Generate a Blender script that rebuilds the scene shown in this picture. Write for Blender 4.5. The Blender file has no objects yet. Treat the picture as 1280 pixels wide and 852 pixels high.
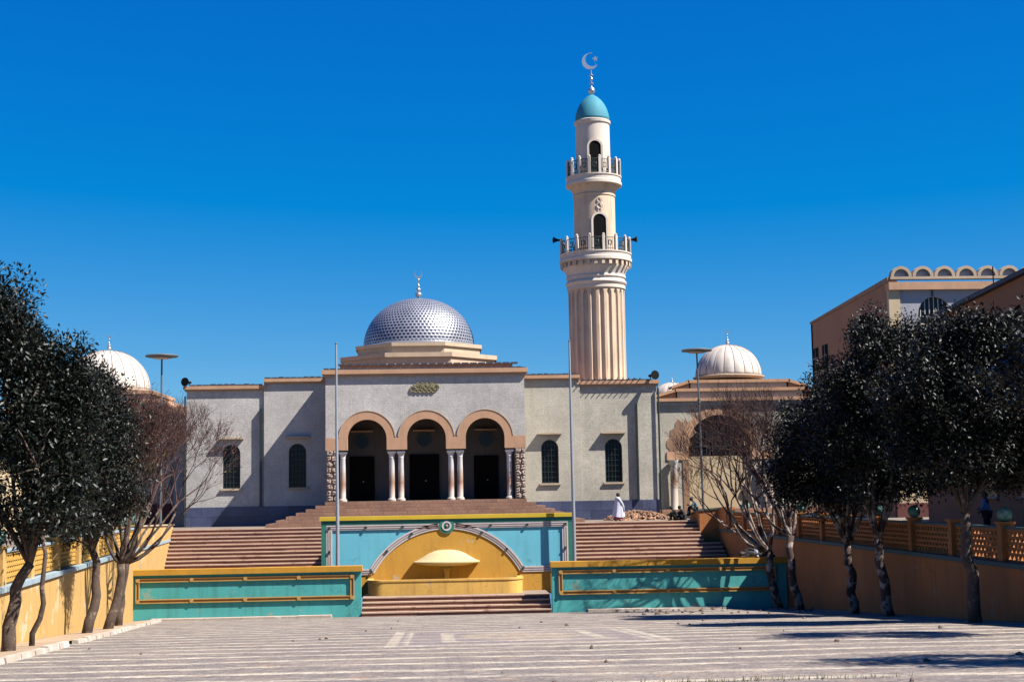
import bpy, math, random, bmesh
import numpy as np
from mathutils import Vector, Matrix
from mathutils.geometry import tessellate_polygon
R = random.Random(7)
PI = math.pi
S = bpy.context.scene
COL = S.collection

# ------------------------------------------------------------------ tagging
def tag(o, label=None, cat=None, group=None, kind=None):
    if label: o['label'] = label
    if cat: o['category'] = cat
    if group: o['group'] = group
    if kind: o['kind'] = kind
    return o
def wloc(o):
    v = Vector((0, 0, 0))
    while o is not None:
        v += o.location; o = o.parent
    return v
def thing(name, loc, label, cat, group=None):
    o = bpy.data.objects.new(name, None); COL.objects.link(o)
    o.location = loc; o.empty_display_size = .3
    return tag(o, label, cat, group)
def link_mesh(name, verts, faces, mat, parent=None, smooth=False, loc=None):
    """verts in world coordinates; made local to the parent (or to loc)"""
    off = wloc(parent) if parent is not None else (Vector(loc) if loc else Vector((0, 0, 0)))
    me = bpy.data.meshes.new(name)
    me.from_pydata([(v[0]-off[0], v[1]-off[1], v[2]-off[2]) for v in verts], [], faces)
    me.materials.append(mat)
    if smooth: me.polygons.foreach_set('use_smooth', [True]*len(me.polygons))
    me.update()
    o = bpy.data.objects.new(name, me); COL.objects.link(o)
    if parent is not None: o.parent = parent
    elif loc: o.location = loc
    return o

class MB:
    def __init__(s): s.v = []; s.f = []
    def add(s, vs, fs):
        n = len(s.v); s.v += [tuple(v) for v in vs]; s.f += [tuple(i+n for i in f) for f in fs]; return s
    def box(s, x0, x1, y0, y1, z0, z1):
        if x0 > x1: x0, x1 = x1, x0
        if y0 > y1: y0, y1 = y1, y0
        return s.add([(x0,y0,z0),(x1,y0,z0),(x1,y1,z0),(x0,y1,z0),(x0,y0,z1),(x1,y0,z1),(x1,y1,z1),(x0,y1,z1)],
                     [(0,3,2,1),(4,5,6,7),(0,1,5,4),(1,2,6,5),(2,3,7,6),(3,0,4,7)])
    def hexa(s, p):   # 8 points, bottom ring then top ring
        return s.add(p, [(0,3,2,1),(4,5,6,7),(0,1,5,4),(1,2,6,5),(2,3,7,6),(3,0,4,7)])
    def poly(s, loops, y0, y1, tf=None):
        """2-D loops (x,z) (first = outline, others holes) extruded from y0 to y1"""
        pts = [[Vector((p[0], 0, p[1])) for p in lp] for lp in loops]
        flat = [p for lp in loops for p in lp]
        tris = tessellate_polygon([[Vector((p[0], p[1], 0)) for p in lp] for lp in loops])
        n = len(flat)
        vs = [(p[0], y0, p[1]) for p in flat] + [(p[0], y1, p[1]) for p in flat]
        fs = []
        for t in tris:
            a, b, c = (flat[i] for i in t)
            cr = (b[0]-a[0])*(c[1]-a[1])-(b[1]-a[1])*(c[0]-a[0])
            if abs(cr) < 1e-10: continue
            t = t if cr > 0 else (t[0], t[2], t[1])
            fs.append(tuple(t)); fs.append((t[0]+n, t[2]+n, t[1]+n))
        k = 0
        for lp in loops:
            m = len(lp)
            ar = sum(lp[i][0]*lp[(i+1) % m][1]-lp[(i+1) % m][0]*lp[i][1] for i in range(m))
            hole = lp is not loops[0]
            for i in range(m):
                a, b = k+i, k+(i+1) % m
                q = (a, a+n, b+n, b)
                if (ar > 0) == hole: q = q[::-1]
                fs.append(q)
            k += m
        if tf: vs = [tf(v) for v in vs]
        return s.add(vs, fs)
    def lathe(s, c, prof, n=32, sx=1, sy=1, a0=0, rad=None):
        """prof: list of (r,z)"""
        rows = []
        vs = []; fs = []
        for (r, z) in prof:
            for i in range(n):
                a = a0+2*PI*i/n
                rr = rad(a, r, z) if rad else r
                vs.append((c[0]+math.cos(a)*rr*sx, c[1]+math.sin(a)*rr*sy, c[2]+z))
        for j in range(len(prof)-1):
            for i in range(n):
                fs.append((j*n+i, j*n+(i+1) % n, (j+1)*n+(i+1) % n, (j+1)*n+i))
        fs.append(tuple(range(n))[::-1]); m = (len(prof)-1)*n
        fs.append(tuple(m+i for i in range(n)))
        return s.add(vs, fs)
    def tube(s, path, rad, n=6):
        """path of points, rad list or number"""
        P = [Vector(p) for p in path]
        if not hasattr(rad, '__len__'): rad = [rad]*len(P)
        vs = []; fs = []
        u = None
        for i, p in enumerate(P):
            d = (P[min(i+1, len(P)-1)]-P[max(i-1, 0)])
            if d.length < 1e-9: d = Vector((0, 0, 1))
            d.normalize()
            if u is None:
                u = d.orthogonal().normalized()
            else:
                u = (u-d*u.dot(d))
                u = u.normalized() if u.length > 1e-6 else d.orthogonal().normalized()
            w = d.cross(u)
            for k in range(n):
                a = 2*PI*k/n
                vs.append(p+(u*math.cos(a)+w*math.sin(a))*rad[i])
        for j in range(len(P)-1):
            for k in range(n):
                fs.append((j*n+k, j*n+(k+1) % n, (j+1)*n+(k+1) % n, (j+1)*n+k))
        fs.append(tuple(range(n))[::-1]); m = (len(P)-1)*n
        fs.append(tuple(m+k for k in range(n)))
        return s.add(vs, fs)
    def ball(s, c, r, n=16, m=10, sx=1, sy=1, sz=1):
        pr = [(max(r*math.sin(PI*j/m), .0005), -r*math.cos(PI*j/m)*sz) for j in range(m+1)]
        return s.lathe(c, pr, n, sx, sy)
    def build(s, name, mat, parent=None, smooth=False, loc=None):
        return link_mesh(name, s.v, s.f, mat, parent, smooth, loc)

def arc(cx, cz, r, a0, a1, n):
    return [(cx+r*math.cos(a0+(a1-a0)*i/n), cz+r*math.sin(a0+(a1-a0)*i/n)) for i in range(n+1)]
def autosmooth(o, deg=35):
    me = o.data
    me.polygons.foreach_set('use_smooth', [True]*len(me.polygons))
    try: me.set_sharp_from_angle(angle=math.radians(deg))
    except Exception: pass
    return o

# ------------------------------------------------------------------ materials
class NT:
    def __init__(s, mat):
        s.t = mat.node_tree; s.t.nodes.clear()
        s.out = s.t.nodes.new('ShaderNodeOutputMaterial'); s.b = s.t.nodes.new('ShaderNodeBsdfPrincipled')
        s.t.links.new(s.b.outputs[0], s.out.inputs[0])
        s.tc = s.t.nodes.new('ShaderNodeTexCoord')
        s.co = s.tc.outputs['Object']
    def n(s, kind, **kw):
        nd = s.t.nodes.new(kind)
        for k, v in kw.items(): setattr(nd, k, v)
        return nd
    def set(s, sock, v):
        if hasattr(v, 'links') or isinstance(v, bpy.types.NodeSocket): s.t.links.new(v, sock)
        else: sock.default_value = v
    def math(s, op, a, b=0.0, c=0.0):
        nd = s.n('ShaderNodeMath', operation=op)
        s.set(nd.inputs[0], a); s.set(nd.inputs[1], b); s.set(nd.inputs[2], c)
        return nd.outputs[0]
    def sep(s, v):
        nd = s.n('ShaderNodeSeparateXYZ'); s.set(nd.inputs[0], v); return nd.outputs
    def comb(s, x, y, z):
        nd = s.n('ShaderNodeCombineXYZ')
        for i, v in enumerate((x, y, z)): s.set(nd.inputs[i], v)
        return nd.outputs[0]
    def mapv(s, v, scale):
        nd = s.n('ShaderNodeMapping'); s.set(nd.inputs[0], v); nd.inputs['Scale'].default_value = scale
        return nd.outputs[0]
    def noise(s, scale, detail=4, v=None, rough=.6):
        nd = s.n('ShaderNodeTexNoise'); s.set(nd.inputs['Vector'], v if v is not None else s.co)
        nd.inputs['Scale'].default_value = scale; nd.inputs['Detail'].default_value = detail
        nd.inputs['Roughness'].default_value = rough
        return nd.outputs[0]
    def ramp(s, f, stops, inter='LINEAR'):
        nd = s.n('ShaderNodeValToRGB'); s.set(nd.inputs[0], f)
        cr = nd.color_ramp; cr.interpolation = inter
        while len(cr.elements) < len(stops): cr.elements.new(.5)
        for e, (p, c) in zip(cr.elements, stops):
            e.position = p; e.color = (*c, 1) if len(c) == 3 else c
        return nd.outputs[0]
    def mix(s, f, a, b, mode='MIX'):
        nd = s.n('ShaderNodeMix', data_type='RGBA', blend_type=mode)
        s.set(nd.inputs[0], f)
        for i, v in ((6, a), (7, b)):
            if isinstance(v, (tuple, list)): v = (*v[:3], 1)
            s.set(nd.inputs[i], v)
        return nd.outputs[2]
    def bump(s, h, strength=.3, dist=.02, prev=None):
        nd = s.n('ShaderNodeBump'); nd.inputs['Strength'].default_value = strength
        nd.inputs['Distance'].default_value = dist
        s.set(nd.inputs['Height'], h)
        if prev is not None: s.set(nd.inputs['Normal'], prev)
        s.t.links.new(nd.outputs[0], s.b.inputs['Normal'])
        return nd.outputs[0]
K = .60      # common scale of all base colours
def sc(c, k): return tuple(min(1, x*k) for x in c)
def newmat(name):
    m = bpy.data.materials.new(name); m.use_nodes = True
    return m, NT(m)
def plain(name, col, rough=.8, var=.15, big=.6, fine=14, bump=.15, dist=.01, streak=0, dirt=None, dirt_amt=.5, metal=0, spec=.5, patch=None, crack=None):
    """painted or plastered surface: broad blotches, fine grain, vertical run-off streaks, patches where paint is gone"""
    m, t = newmat(name)
    col = sc(col, K); dirt = sc(dirt, K) if dirt else None
    if patch: patch = (sc(patch[0], K), patch[1], patch[2])
    a = t.noise(big, 5); b = t.noise(fine, 3)
    f = t.math('ADD', t.math('MULTIPLY', a, .65), t.math('MULTIPLY', b, .35))
    c = t.ramp(f, [(.3, sc(col, 1-var)), (.7, sc(col, 1+var))])
    if streak:
        st = t.noise(1.0, 4, t.mapv(t.co, (3.5, 3.5, .35)))
        sf = t.ramp(st, [(.52, (0, 0, 0)), (.75, (streak,)*3)])
        c = t.mix(sf, c, dirt or sc(col, .45))
    if patch:
        pf = t.ramp(t.noise(patch[1], 6, rough=.65), [(patch[2], (0, 0, 0)), (patch[2]+.04, (1, 1, 1))])
        c = t.mix(pf, c, patch[0])
    if crack:   # hairline cracks and chips
        wv = t.n('ShaderNodeVectorMath', operation='ADD'); nz = t.n('ShaderNodeTexNoise'); t.set(nz.inputs['Vector'], t.co); nz.inputs['Scale'].default_value = 2.5; nz.inputs['Detail'].default_value = 5
        t.set(wv.inputs[0], t.co); t.set(wv.inputs[1], nz.outputs['Color'])
        vo = t.n('ShaderNodeTexVoronoi', feature='DISTANCE_TO_EDGE'); t.set(vo.inputs['Vector'], wv.outputs[0]); vo.inputs['Scale'].default_value = crack
        cm = t.math('MULTIPLY', t.ramp(vo.outputs['Distance'], [(.004, (.8, .8, .8)), (.010, (0, 0, 0))]), t.ramp(t.noise(.4, 3), [(.48, (0, 0, 0)), (.56, (.85, .85, .85))]))
        c = t.mix(cm, c, sc(col, .5))
        ch = t.ramp(t.noise(4.5, 6, rough=.75), [(.66, (0, 0, 0)), (.69, (.8, .8, .8))])
        c = t.mix(ch, c, (.26, .21, .17))
    t.set(t.b.inputs['Base Color'], c)
    t.b.inputs['Roughness'].default_value = rough; t.b.inputs['Metallic'].default_value = metal
    t.b.inputs['Specular IOR Level'].default_value = spec
    if bump: t.bump(t.noise(fine*2.2, 3), bump, dist)
    return m
def coursed(name, c1, c2, mortar, bw, bh, rough=.85, msize=.012, bumps=.4, horizontal=False, var=.5, streak=0):
    m, t = newmat(name)
    c1, c2, mortar = sc(c1, K), sc(c2, K), sc(mortar, K)
    x, y, z = t.sep(t.co)
    if horizontal: v = t.comb(x, y, 0.0)
    else: v = t.comb(t.math('ADD', x, y), z, 0.0)
    br = t.n('ShaderNodeTexBrick'); t.set(br.inputs['Vector'], v)
    br.inputs['Scale'].default_value = 1; br.inputs['Brick Width'].default_value = bw; br.inputs['Row Height'].default_value = bh
    br.inputs['Mortar Size'].default_value = msize; br.inputs['Mortar Smooth'].default_value = .3
    br.inputs['Color1'].default_value = (*c1, 1); br.inputs['Color2'].default_value = (*c2, 1); br.inputs['Mortar'].default_value = (*mortar, 1)
    f = t.ramp(t.noise(.45, 7, rough=.68), [(.3, (1-var*.55,)*3), (.68, (1+var*.2,)*3)])
    c = t.mix(1.0, br.outputs[0], f, 'MULTIPLY')
    g = t.ramp(t.noise(11, 3), [(.3, (.78, .78, .78)), (.7, (1.1, 1.1, 1.1))])
    c = t.mix(1.0, c, g, 'MULTIPLY')
    if streak:
        st = t.noise(1.0, 4, t.mapv(t.co, (2.5, 2.5, .22)))
        c = t.mix(t.ramp(st, [(.55, (0, 0, 0)), (.8, (streak,)*3)]), c, sc(c1, .4))
    t.set(t.b.inputs['Base Color'], c); t.b.inputs['Roughness'].default_value = rough
    h = t.math('ADD', t.math('MULTIPLY', br.outputs['Fac'], -1.0), t.math('MULTIPLY', t.noise(16, 3), .8))
    t.bump(h, bumps, .02)
    return m

M = {}
M['stone'] = coursed('grey_stone_cladding', (.73,.685,.635), (.67,.625,.58), (.58,.54,.505), .24, .11, msize=.008, bumps=.35, streak=.32, var=.55)
M['stone_warm'] = coursed('beige_stone_cladding', (.73,.67,.55), (.68,.62,.50), (.60,.54,.44), .24, .11, msize=.008, bumps=.35, streak=.30, var=.5)
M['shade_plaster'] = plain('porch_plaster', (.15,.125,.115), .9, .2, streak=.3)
M['tan'] = plain('tan_stucco', (.64,.37,.22), .9, .16, 1.2, 20, .3, streak=.25)
M['tan_dark'] = plain('weathered_tan_stucco', (.40,.235,.145), .9, .25, .8, 16, .3, streak=.45)
M['tan_light'] = plain('pale_tan_stucco', (.62,.47,.33), .9, .15, .8, 16, .2, streak=.3)
M['mtower'] = plain('minaret_render', (.80,.60,.43), .9, .16, .6, 10, .3, streak=.6, dirt=(.36,.19,.11), patch=((.64,.57,.52), .5, .66))
M['tower_trim'] = plain('minaret_trim', (.80,.68,.58), .85, .12, 1, 16, .2, streak=.25, dirt=(.4,.28,.2))
M['marble'] = coursed('blue_marble_plinth', (.065,.08,.17), (.13,.15,.27), (.03,.035,.07), 1.3, .6, .45, .012, .1, var=.9)
M['dark'] = plain('dark_opening', (.006,.006,.006), .9, .2, bump=0, spec=.1)
M['door'] = plain('dark_door', (.006,.005,.005), .8, .3, 2, 8, .2, spec=.1)
M['glass'] = plain('window_glass', (.008,.010,.014), .25, .2, bump=0, spec=.25)
M['iron_green'] = plain('dark_green_iron', (.02,.045,.04), .5, .2, bump=0)
M['pipe'] = plain('dark_green_pipe', (.018,.032,.028), .5, .2, bump=0)
M['column'] = None
M['rock'] = plain('rock_faced_stone', (.42,.32,.26), .95, .35, 1.5, 9, .9, .05)
M['white_dome'] = plain('white_dome_paint', (.74,.65,.57), .6, .08, .8, 10, .15, streak=.5, dirt=(.50,.34,.26))
M['dome_rib'] = plain('dome_seam', (.36,.25,.18), .7, .15)
M['teal_dome'] = plain('teal_dome_paint', (.04,.29,.38), .75, .14, 1.6, 12, .1, streak=.35, dirt=(.03,.16,.24))
M['silver'] = plain('silver_metal', (.75,.75,.80), .35, .1, bump=0, metal=.8)
M['rooftile'] = plain('roof_edge_dark', (.05,.055,.085), .7, .3, 3)
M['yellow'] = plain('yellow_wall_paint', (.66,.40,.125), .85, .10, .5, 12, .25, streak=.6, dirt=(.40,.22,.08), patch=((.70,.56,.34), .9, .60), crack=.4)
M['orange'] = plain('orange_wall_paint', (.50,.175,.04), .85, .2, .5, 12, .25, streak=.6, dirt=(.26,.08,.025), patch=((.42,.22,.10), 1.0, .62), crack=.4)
M['lattice_y'] = plain('yellow_lattice', (.66,.36,.06), .85, .15, 1.5, 12, .2)
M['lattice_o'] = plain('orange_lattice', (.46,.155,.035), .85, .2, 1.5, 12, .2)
M['coping'] = plain('pale_blue_coping', (.36,.46,.52), .8, .16, 1.5, 12, .2, streak=.3)
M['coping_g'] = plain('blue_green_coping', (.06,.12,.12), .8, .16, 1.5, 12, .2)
M['ball'] = plain('green_ball_paint', (.10,.27,.22), .5, .28, 5, 20, .2, patch=((.30,.42,.36), 4, .58))
M['teal'] = plain('teal_wall_paint', (.075,.46,.445), .8, .16, .5, 14, .25, streak=.5, dirt=(.04,.17,.14), patch=((.28,.42,.34), 1.3, .63), crack=.5)
M['teal_trim'] = plain('green_border_paint', (.02,.22,.16), .8, .15, 2, 14, .2)
M['blue'] = plain('sky_blue_wall_paint', (.17,.62,.78), .8, .08, .7, 14, .25, streak=.35, dirt=(.09,.30,.37), crack=.5)
M['ochre'] = plain('ochre_wall_paint', (.74,.38,.045), .85, .14, .6, 12, .25, streak=.45, dirt=(.48,.20,.03), patch=((.58,.48,.38), 1.1, .615), crack=.6)
M['cap'] = plain('mustard_cap_paint', (.64,.31,.018), .85, .18, 1.2, 14, .25, streak=.3, dirt=(.36,.2,.03))
M['cap_bright'] = plain('yellow_cap_paint', (.76,.52,.03), .85, .12, 1.2, 14, .2)
M['basin'] = plain('basin_yellow_paint', (.80,.47,.10), .85, .2, .8, 12, .25, streak=.6, dirt=(.40,.17,.04), patch=((.55,.45,.34), 1.6, .64), crack=.7)
M['dish'] = plain('dish_pale_paint', (.72,.57,.30), .85, .14, 2, 12, .3, streak=.2)
M['frame_b'] = plain('frame_ochre_brown', (.44,.19,.05), .8, .15, 2, 14, .2)
M['frame_g'] = plain('frame_gold', (.60,.34,.085), .8, .15, 2, 14, .2)
M['white'] = plain('white_trim_paint', (.76,.70,.68), .8, .1, 2, 14, .2)
M['trim_d'] = plain('grey_trim_line', (.33,.22,.20), .8, .15, 2, 14, .2)
M['bolt'] = plain('dark_green_bolt', (.02,.06,.055), .5, .2, bump=0)
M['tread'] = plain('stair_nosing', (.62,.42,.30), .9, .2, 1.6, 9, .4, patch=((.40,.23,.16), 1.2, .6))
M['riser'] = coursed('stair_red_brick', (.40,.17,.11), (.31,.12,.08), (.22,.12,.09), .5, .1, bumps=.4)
M['porch_step'] = coursed('porch_stone_steps', (.48,.26,.165), (.38,.19,.12), (.21,.12,.085), .7, .2, msize=.012, bumps=.4)
M['kerb'] = plain('kerb_concrete', (.56,.46,.37), .9, .2, 1, 8, .4, patch=((.75,.70,.62), 1.5, .55))
M['walk'] = plain('dusty_pavement', (.48,.34,.22), .95, .2, .7, 5, .4, patch=((.40,.24,.15), .8, .6))
M['ground'] = plain('dusty_ground', (.24,.19,.145), .95, .25, .3, 3, .5)
M['landing'] = plain('landing_stone', (.32,.24,.185), .9, .2, .7, 6, .4)
M['brown_wall'] = plain('brown_render', (.46,.22,.12), .9, .10, .35, 8, .15, streak=.25, dirt=(.24,.115,.07))
M['cream_wall'] = plain('cream_render', (.72,.55,.34), .9, .08, .5, 9, .15, streak=.15)
M['grey_panel'] = plain('lilac_grey_render', (.46,.45,.50), .9, .08, .5, 9, .15, streak=.15)
M['maroon'] = plain('maroon_plinth', (.13,.03,.025), .8, .2, 1, 9, .2)
M['bark_d'] = plain('dark_bark', (.115,.075,.055), .95, .4, 5, 18, .9, .03, patch=((.26,.19,.14), 4, .56))
M['bark_p'] = plain('pale_peeling_bark', (.38,.30,.25), .9, .4, 3, 14, .8, .03, patch=((.07,.038,.028), 2.6, .47))
M['twig'] = plain('reddish_twigs', (.10,.045,.034), .9, .3, 2, 9, 0)
M['lamp'] = plain('lamp_grey_paint', (.13,.15,.16), .5, .15, bump=0)
M['pole'] = plain('pole_galvanised', (.42,.45,.50), .5, .12, bump=0, metal=.3)
M['black'] = plain('black_plastic', (.010,.010,.011), .85, .2, bump=0, spec=.15)
M['skin'] = plain('dark_skin', (.10,.045,.028), .6, .1, bump=0)
M['hair'] = plain('black_hair', (.010,.009,.009), .8, .1)
M['robe'] = plain('white_robe_cloth', (.66,.68,.80), .85, .06, 3, 30, .15)
M['pink'] = plain('pink_cloth', (.50,.10,.16), .85, .1)
M['jacket'] = plain('worn_blue_jacket', (.14,.22,.26), .85, .3, 5, 20, .3)
M['darkcloth'] = plain('dark_cloth', (.018,.018,.022), .9, .25, 5)
M['bluecloth'] = plain('light_blue_shirt', (.20,.34,.62), .85, .1)
M['palecloth'] = plain('pale_blue_bundle', (.45,.50,.62), .85, .2, 6)
M['rubble'] = plain('earth_rubble', (.40,.22,.13), .95, .4, 2.5, 8, .9, .05, patch=((.55,.42,.31), 3, .62))
M['pebble'] = plain('dusty_pebble', (.20,.14,.11), .95, .4, 3)
M['brown_wall2'] = plain('red_brown_render', (.44,.18,.08), .9, .10, .35, 8, .15, streak=.25, dirt=(.2,.07,.03))
M['emblem'] = plain('bronze_emblem', (.24,.20,.09), .6, .4, 6, 20, .3)
M['grass'] = plain('dry_weed', (.16,.15,.05), .9, .3)

def mk_leaf(name, col, rough=.33):
    m, t = newmat(name)
    geo = t.n('ShaderNodeNewGeometry')
    c = t.ramp(geo.outputs['Random Per Island'], [(0, sc(col, .5)), (.7, sc(col, 1.2)), (1, (col[0]*1.5, col[1]*1.5, col[2]*1.3))])
    t.set(t.b.inputs['Base Color'], c); t.b.inputs['Roughness'].default_value = rough
    t.b.inputs['Specular IOR Level'].default_value = .33
    return m
M['leaf'] = mk_leaf('glossy_dark_leaf', (.004,.006,.003), .50)
M['leaf_l'] = mk_leaf('glossy_grey_green_leaf', (.0055,.0085,.0045), .48)
M['leaf_y'] = mk_leaf('dull_olive_leaf', (.10,.10,.025), .5)
M['leaf_r'] = mk_leaf('red_brown_bud', (.10,.038,.026), .7)

# marble column: white above, rust-brown stain in the lower part
m, t = newmat('stained_marble_column'); M['column'] = m
_, _, z = t.sep(t.co)
zz = t.math('ADD', t.math('SUBTRACT', z, 1.45), t.math('MULTIPLY', t.noise(2.5, 3), .7))
c = t.ramp(t.math('DIVIDE', zz, 3.2), [(.02, (.62,.50,.42)), (.22, (.66,.55,.48)), (.42, (.36,.20,.13)), (.58, (.55,.44,.38)), (.72, (.74,.72,.72)), (1, (.76,.75,.76))])
t.set(t.b.inputs['Base Color'], t.mix(1.0, c, (.64,.63,.62), 'MULTIPLY')); t.b.inputs['Roughness'].default_value = .45

# main dome: silver plates with round studs in staggered rows (UV: u = around, v = up)
m, t = newmat('silver_studded_dome'); M['studs'] = m
uv = t.tc.outputs['UV']; u, v, _ = t.sep(uv)
NR = 24; NC = 84
vr = t.math('MULTIPLY', v, NR); row = t.math('FLOOR', vr)
ur = t.math('ADD', t.math('MULTIPLY', u, NC), t.math('MULTIPLY', t.math('MODULO', row, 2.0), .5))
du = t.math('SUBTRACT', t.math('FRACT', ur), .5); dv = t.math('SUBTRACT', t.math('FRACT', vr), .5)
d = t.math('SQRT', t.math('ADD', t.math('POWER', du, 2.0), t.math('POWER', dv, 2.0)))
dots = t.ramp(d, [(.30, (1, 1, 1)), (.40, (0, 0, 0))])
base = t.ramp(t.noise(1.2, 4), [(.3, (.23,.235,.265)), (.7, (.34,.34,.37))])
t.set(t.b.inputs['Base Color'], t.mix(dots, base, (.02,.025,.05)))
t.b.inputs['Metallic'].default_value = .45; t.b.inputs['Roughness'].default_value = .42
t.bump(d, .6, .06)

# plaza: grey pavers, cream bands across, a square ornament in the middle
m, t = newmat('plaza_paving'); M['plaza'] = m
x, y, z = t.sep(t.co)
wob = t.math('MULTIPLY', t.math('SUBTRACT', t.noise(.10, 3), .5), 2.4)
wob2 = t.math('MULTIPLY', t.math('SUBTRACT', t.noise(1.0, 4), .5), .55)
yw = t.math('ADD', t.math('ADD', y, wob), wob2)
yw = t.math('SUBTRACT', yw, t.math('MULTIPLY', x, -.015))
fr = t.math('FRACT', t.math('DIVIDE', yw, 1.95))
band = t.ramp(fr, [(.0, (0,0,0)), (.08, (1,1,1)), (.24, (1,1,1)), (.33, (0,0,0))])
brk = t.ramp(t.noise(.8, 7, rough=.7), [(.36, (.15,.15,.15)), (.56, (1,1,1))])
band = t.math('MULTIPLY', band, brk)
br = t.n('ShaderNodeTexBrick'); t.set(br.inputs['Vector'], t.comb(x, y, 0.0))
br.inputs['Scale'].default_value = 1; br.inputs['Brick Width'].default_value = .42; br.inputs['Row Height'].default_value = .21
br.inputs['Mortar Size'].default_value = .018
br.inputs['Color1'].default_value = (.25,.222,.218,1); br.inputs['Color2'].default_value = (.165,.147,.147,1); br.inputs['Mortar'].default_value = (.16,.12,.11,1)
grey = t.mix(t.ramp(t.noise(2.2, 6), [(.45, (0,0,0)), (.72, (.7,.7,.7))]), br.outputs[0], (.42,.33,.26))
cream = t.ramp(t.noise(5, 4), [(.3, (.54,.46,.35)), (.65, (.84,.76,.60))])
c = t.mix(band, grey, cream)
# square ornament: centre (2.2, 38)
ax = t.math('ABSOLUTE', t.math('SUBTRACT', x, 2.2)); ay = t.math('ABSOLUTE', t.math('SUBTRACT', y, 38.2))
mx = t.math('MAXIMUM', ax, t.math('MULTIPLY', ay, .62))
inside = t.math('LESS_THAN', mx, 3.35)
r2 = t.math('SQRT', t.math('ADD', t.math('POWER', ax, 2.0), t.math('POWER', t.math('MULTIPLY', ay, .62), 2.0)))
orn = t.ramp(t.math('DIVIDE', mx, 3.35), [(0, (0,0,0)), (.50, (0,0,0)), (.52, (1,1,1)), (.60, (1,1,1)), (.62, (0,0,0)), (.83, (0,0,0)), (.85, (1,1,1)), (.91, (0,0,0)), (.93, (1,1,1))])
lilac = t.ramp(t.noise(6, 4), [(.3, (.20,.165,.195)), (.7, (.31,.26,.29))])
oc = t.mix(orn, lilac, cream)
oc = t.mix(t.math('LESS_THAN', r2, 1.6), oc, t.ramp(t.noise(3, 4), [(.35, (.36,.27,.19)), (.65, (.62,.52,.38))]))
c = t.mix(t.math('MULTIPLY', inside, t.ramp(t.noise(1.1, 6, rough=.7), [(.36, (.15,.15,.15)), (.60, (.85,.85,.85))])), c, oc)
# dust, tyre wear and dark stains
c = t.mix(t.ramp(t.noise(.25, 6), [(.5, (0,0,0)), (.75, (.45,.45,.45))]), c, (.50,.40,.32))
c = t.mix(t.ramp(t.noise(7, 4, rough=.7), [(.60, (0,0,0)), (.72, (.8,.8,.8))]), c, (.15,.11,.10))
near = t.ramp(t.noise(1.4, 5), [(.62, (0,0,0)), (.68, (.7,.7,.7))])
c = t.mix(near, c, (.40,.22,.13))
c = t.mix(t.ramp(t.noise(9, 5, rough=.8), [(.50, (0,0,0)), (.64, (.75,.75,.75))]), c, (.13,.095,.075))
c = t.mix(t.ramp(t.noise(13, 4, rough=.8), [(.56, (0,0,0)), (.66, (.7,.7,.7))]), c, (.62,.52,.42))
dash = t.noise(1.0, 5, t.mapv(t.co, (3.2, 11, 1)), .75)
c = t.mix(t.ramp(dash, [(.54, (0,0,0)), (.62, (.8,.8,.8))]), c, (.10,.075,.065))
c = t.mix(t.ramp(t.noise(1.0, 5, t.mapv(t.co, (2.1, 6.5, 1)), .75), [(.56, (0,0,0)), (.66, (.6,.6,.6))]), c, (.80,.70,.56))
t.set(t.b.inputs['Base Color'], t.mix(1.0, c, (.62,.605,.59), 'MULTIPLY')); t.b.inputs['Roughness'].default_value = .9
h = t.math('ADD', t.math('MULTIPLY', br.outputs['Fac'], -.8), t.noise(14, 4))
t.bump(h, .9, .05)

# ------------------------------------------------------------------ ground
def plaza_z(Y): return .49-.0609*Y
def wallx(Y): return -11.05-.082*(Y-36.7)      # line of the yellow wall on the left
RX = 16.2                                       # line of the wall on the right

def ground_z(x, y):
    if y >= 83.4: return .15
    if x < 0:
        k = min(1, max(0, (-x-15)/8)); return -.28*(1-k)+.15*k if y > 6 else 0
    k = min(1, max(0, (x-17)/8)); return (-.28*(1-k)+.15*k) if y > 6 else 0
ys = [-400, -60, 0, 7.9, 8.06, 20, 36, 52, 68, 79, 83.4, 83.55, 90, 120, 250, 900]
hole0, hole1 = 4, 11
vs = []; fs = []; idx = {}
def gx(y):
    yy = min(max(y, 8), 83.5)
    l = wallx(yy)-.15
    return [-900, -60, -24, -17, l, RX+.15, 18, 25, 60, 900]
for j, y in enumerate(ys):
    for i, x in enumerate(gx(y)):
        idx[i, j] = len(vs); vs.append((x, y, ground_z(x, y)))
for j in range(len(ys)-1):
    for i in range(9):
        if i == 4 and hole0 <= j < hole1: continue
        fs.append((idx[i, j], idx[i+1, j], idx[i+1, j+1], idx[i, j+1]))
g = link_mesh('ground', vs, fs, M['ground']); tag(g, kind='structure')

# plaza sheet sloping down to the front walls
vs = []; fs = []
NY = 24
for j in range(NY+1):
    y = 8.06+(66.3-8.06)*j/NY
    for x in (wallx(y)+.0, -4, 4, RX):
        vs.append((x, y, plaza_z(y)))
for j in range(NY):
    for i in range(3): fs.append((j*4+i, j*4+i+1, j*4+i+5, j*4+i+4))
p = link_mesh('plaza', vs, fs, M['plaza']); tag(p, kind='structure')

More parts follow.
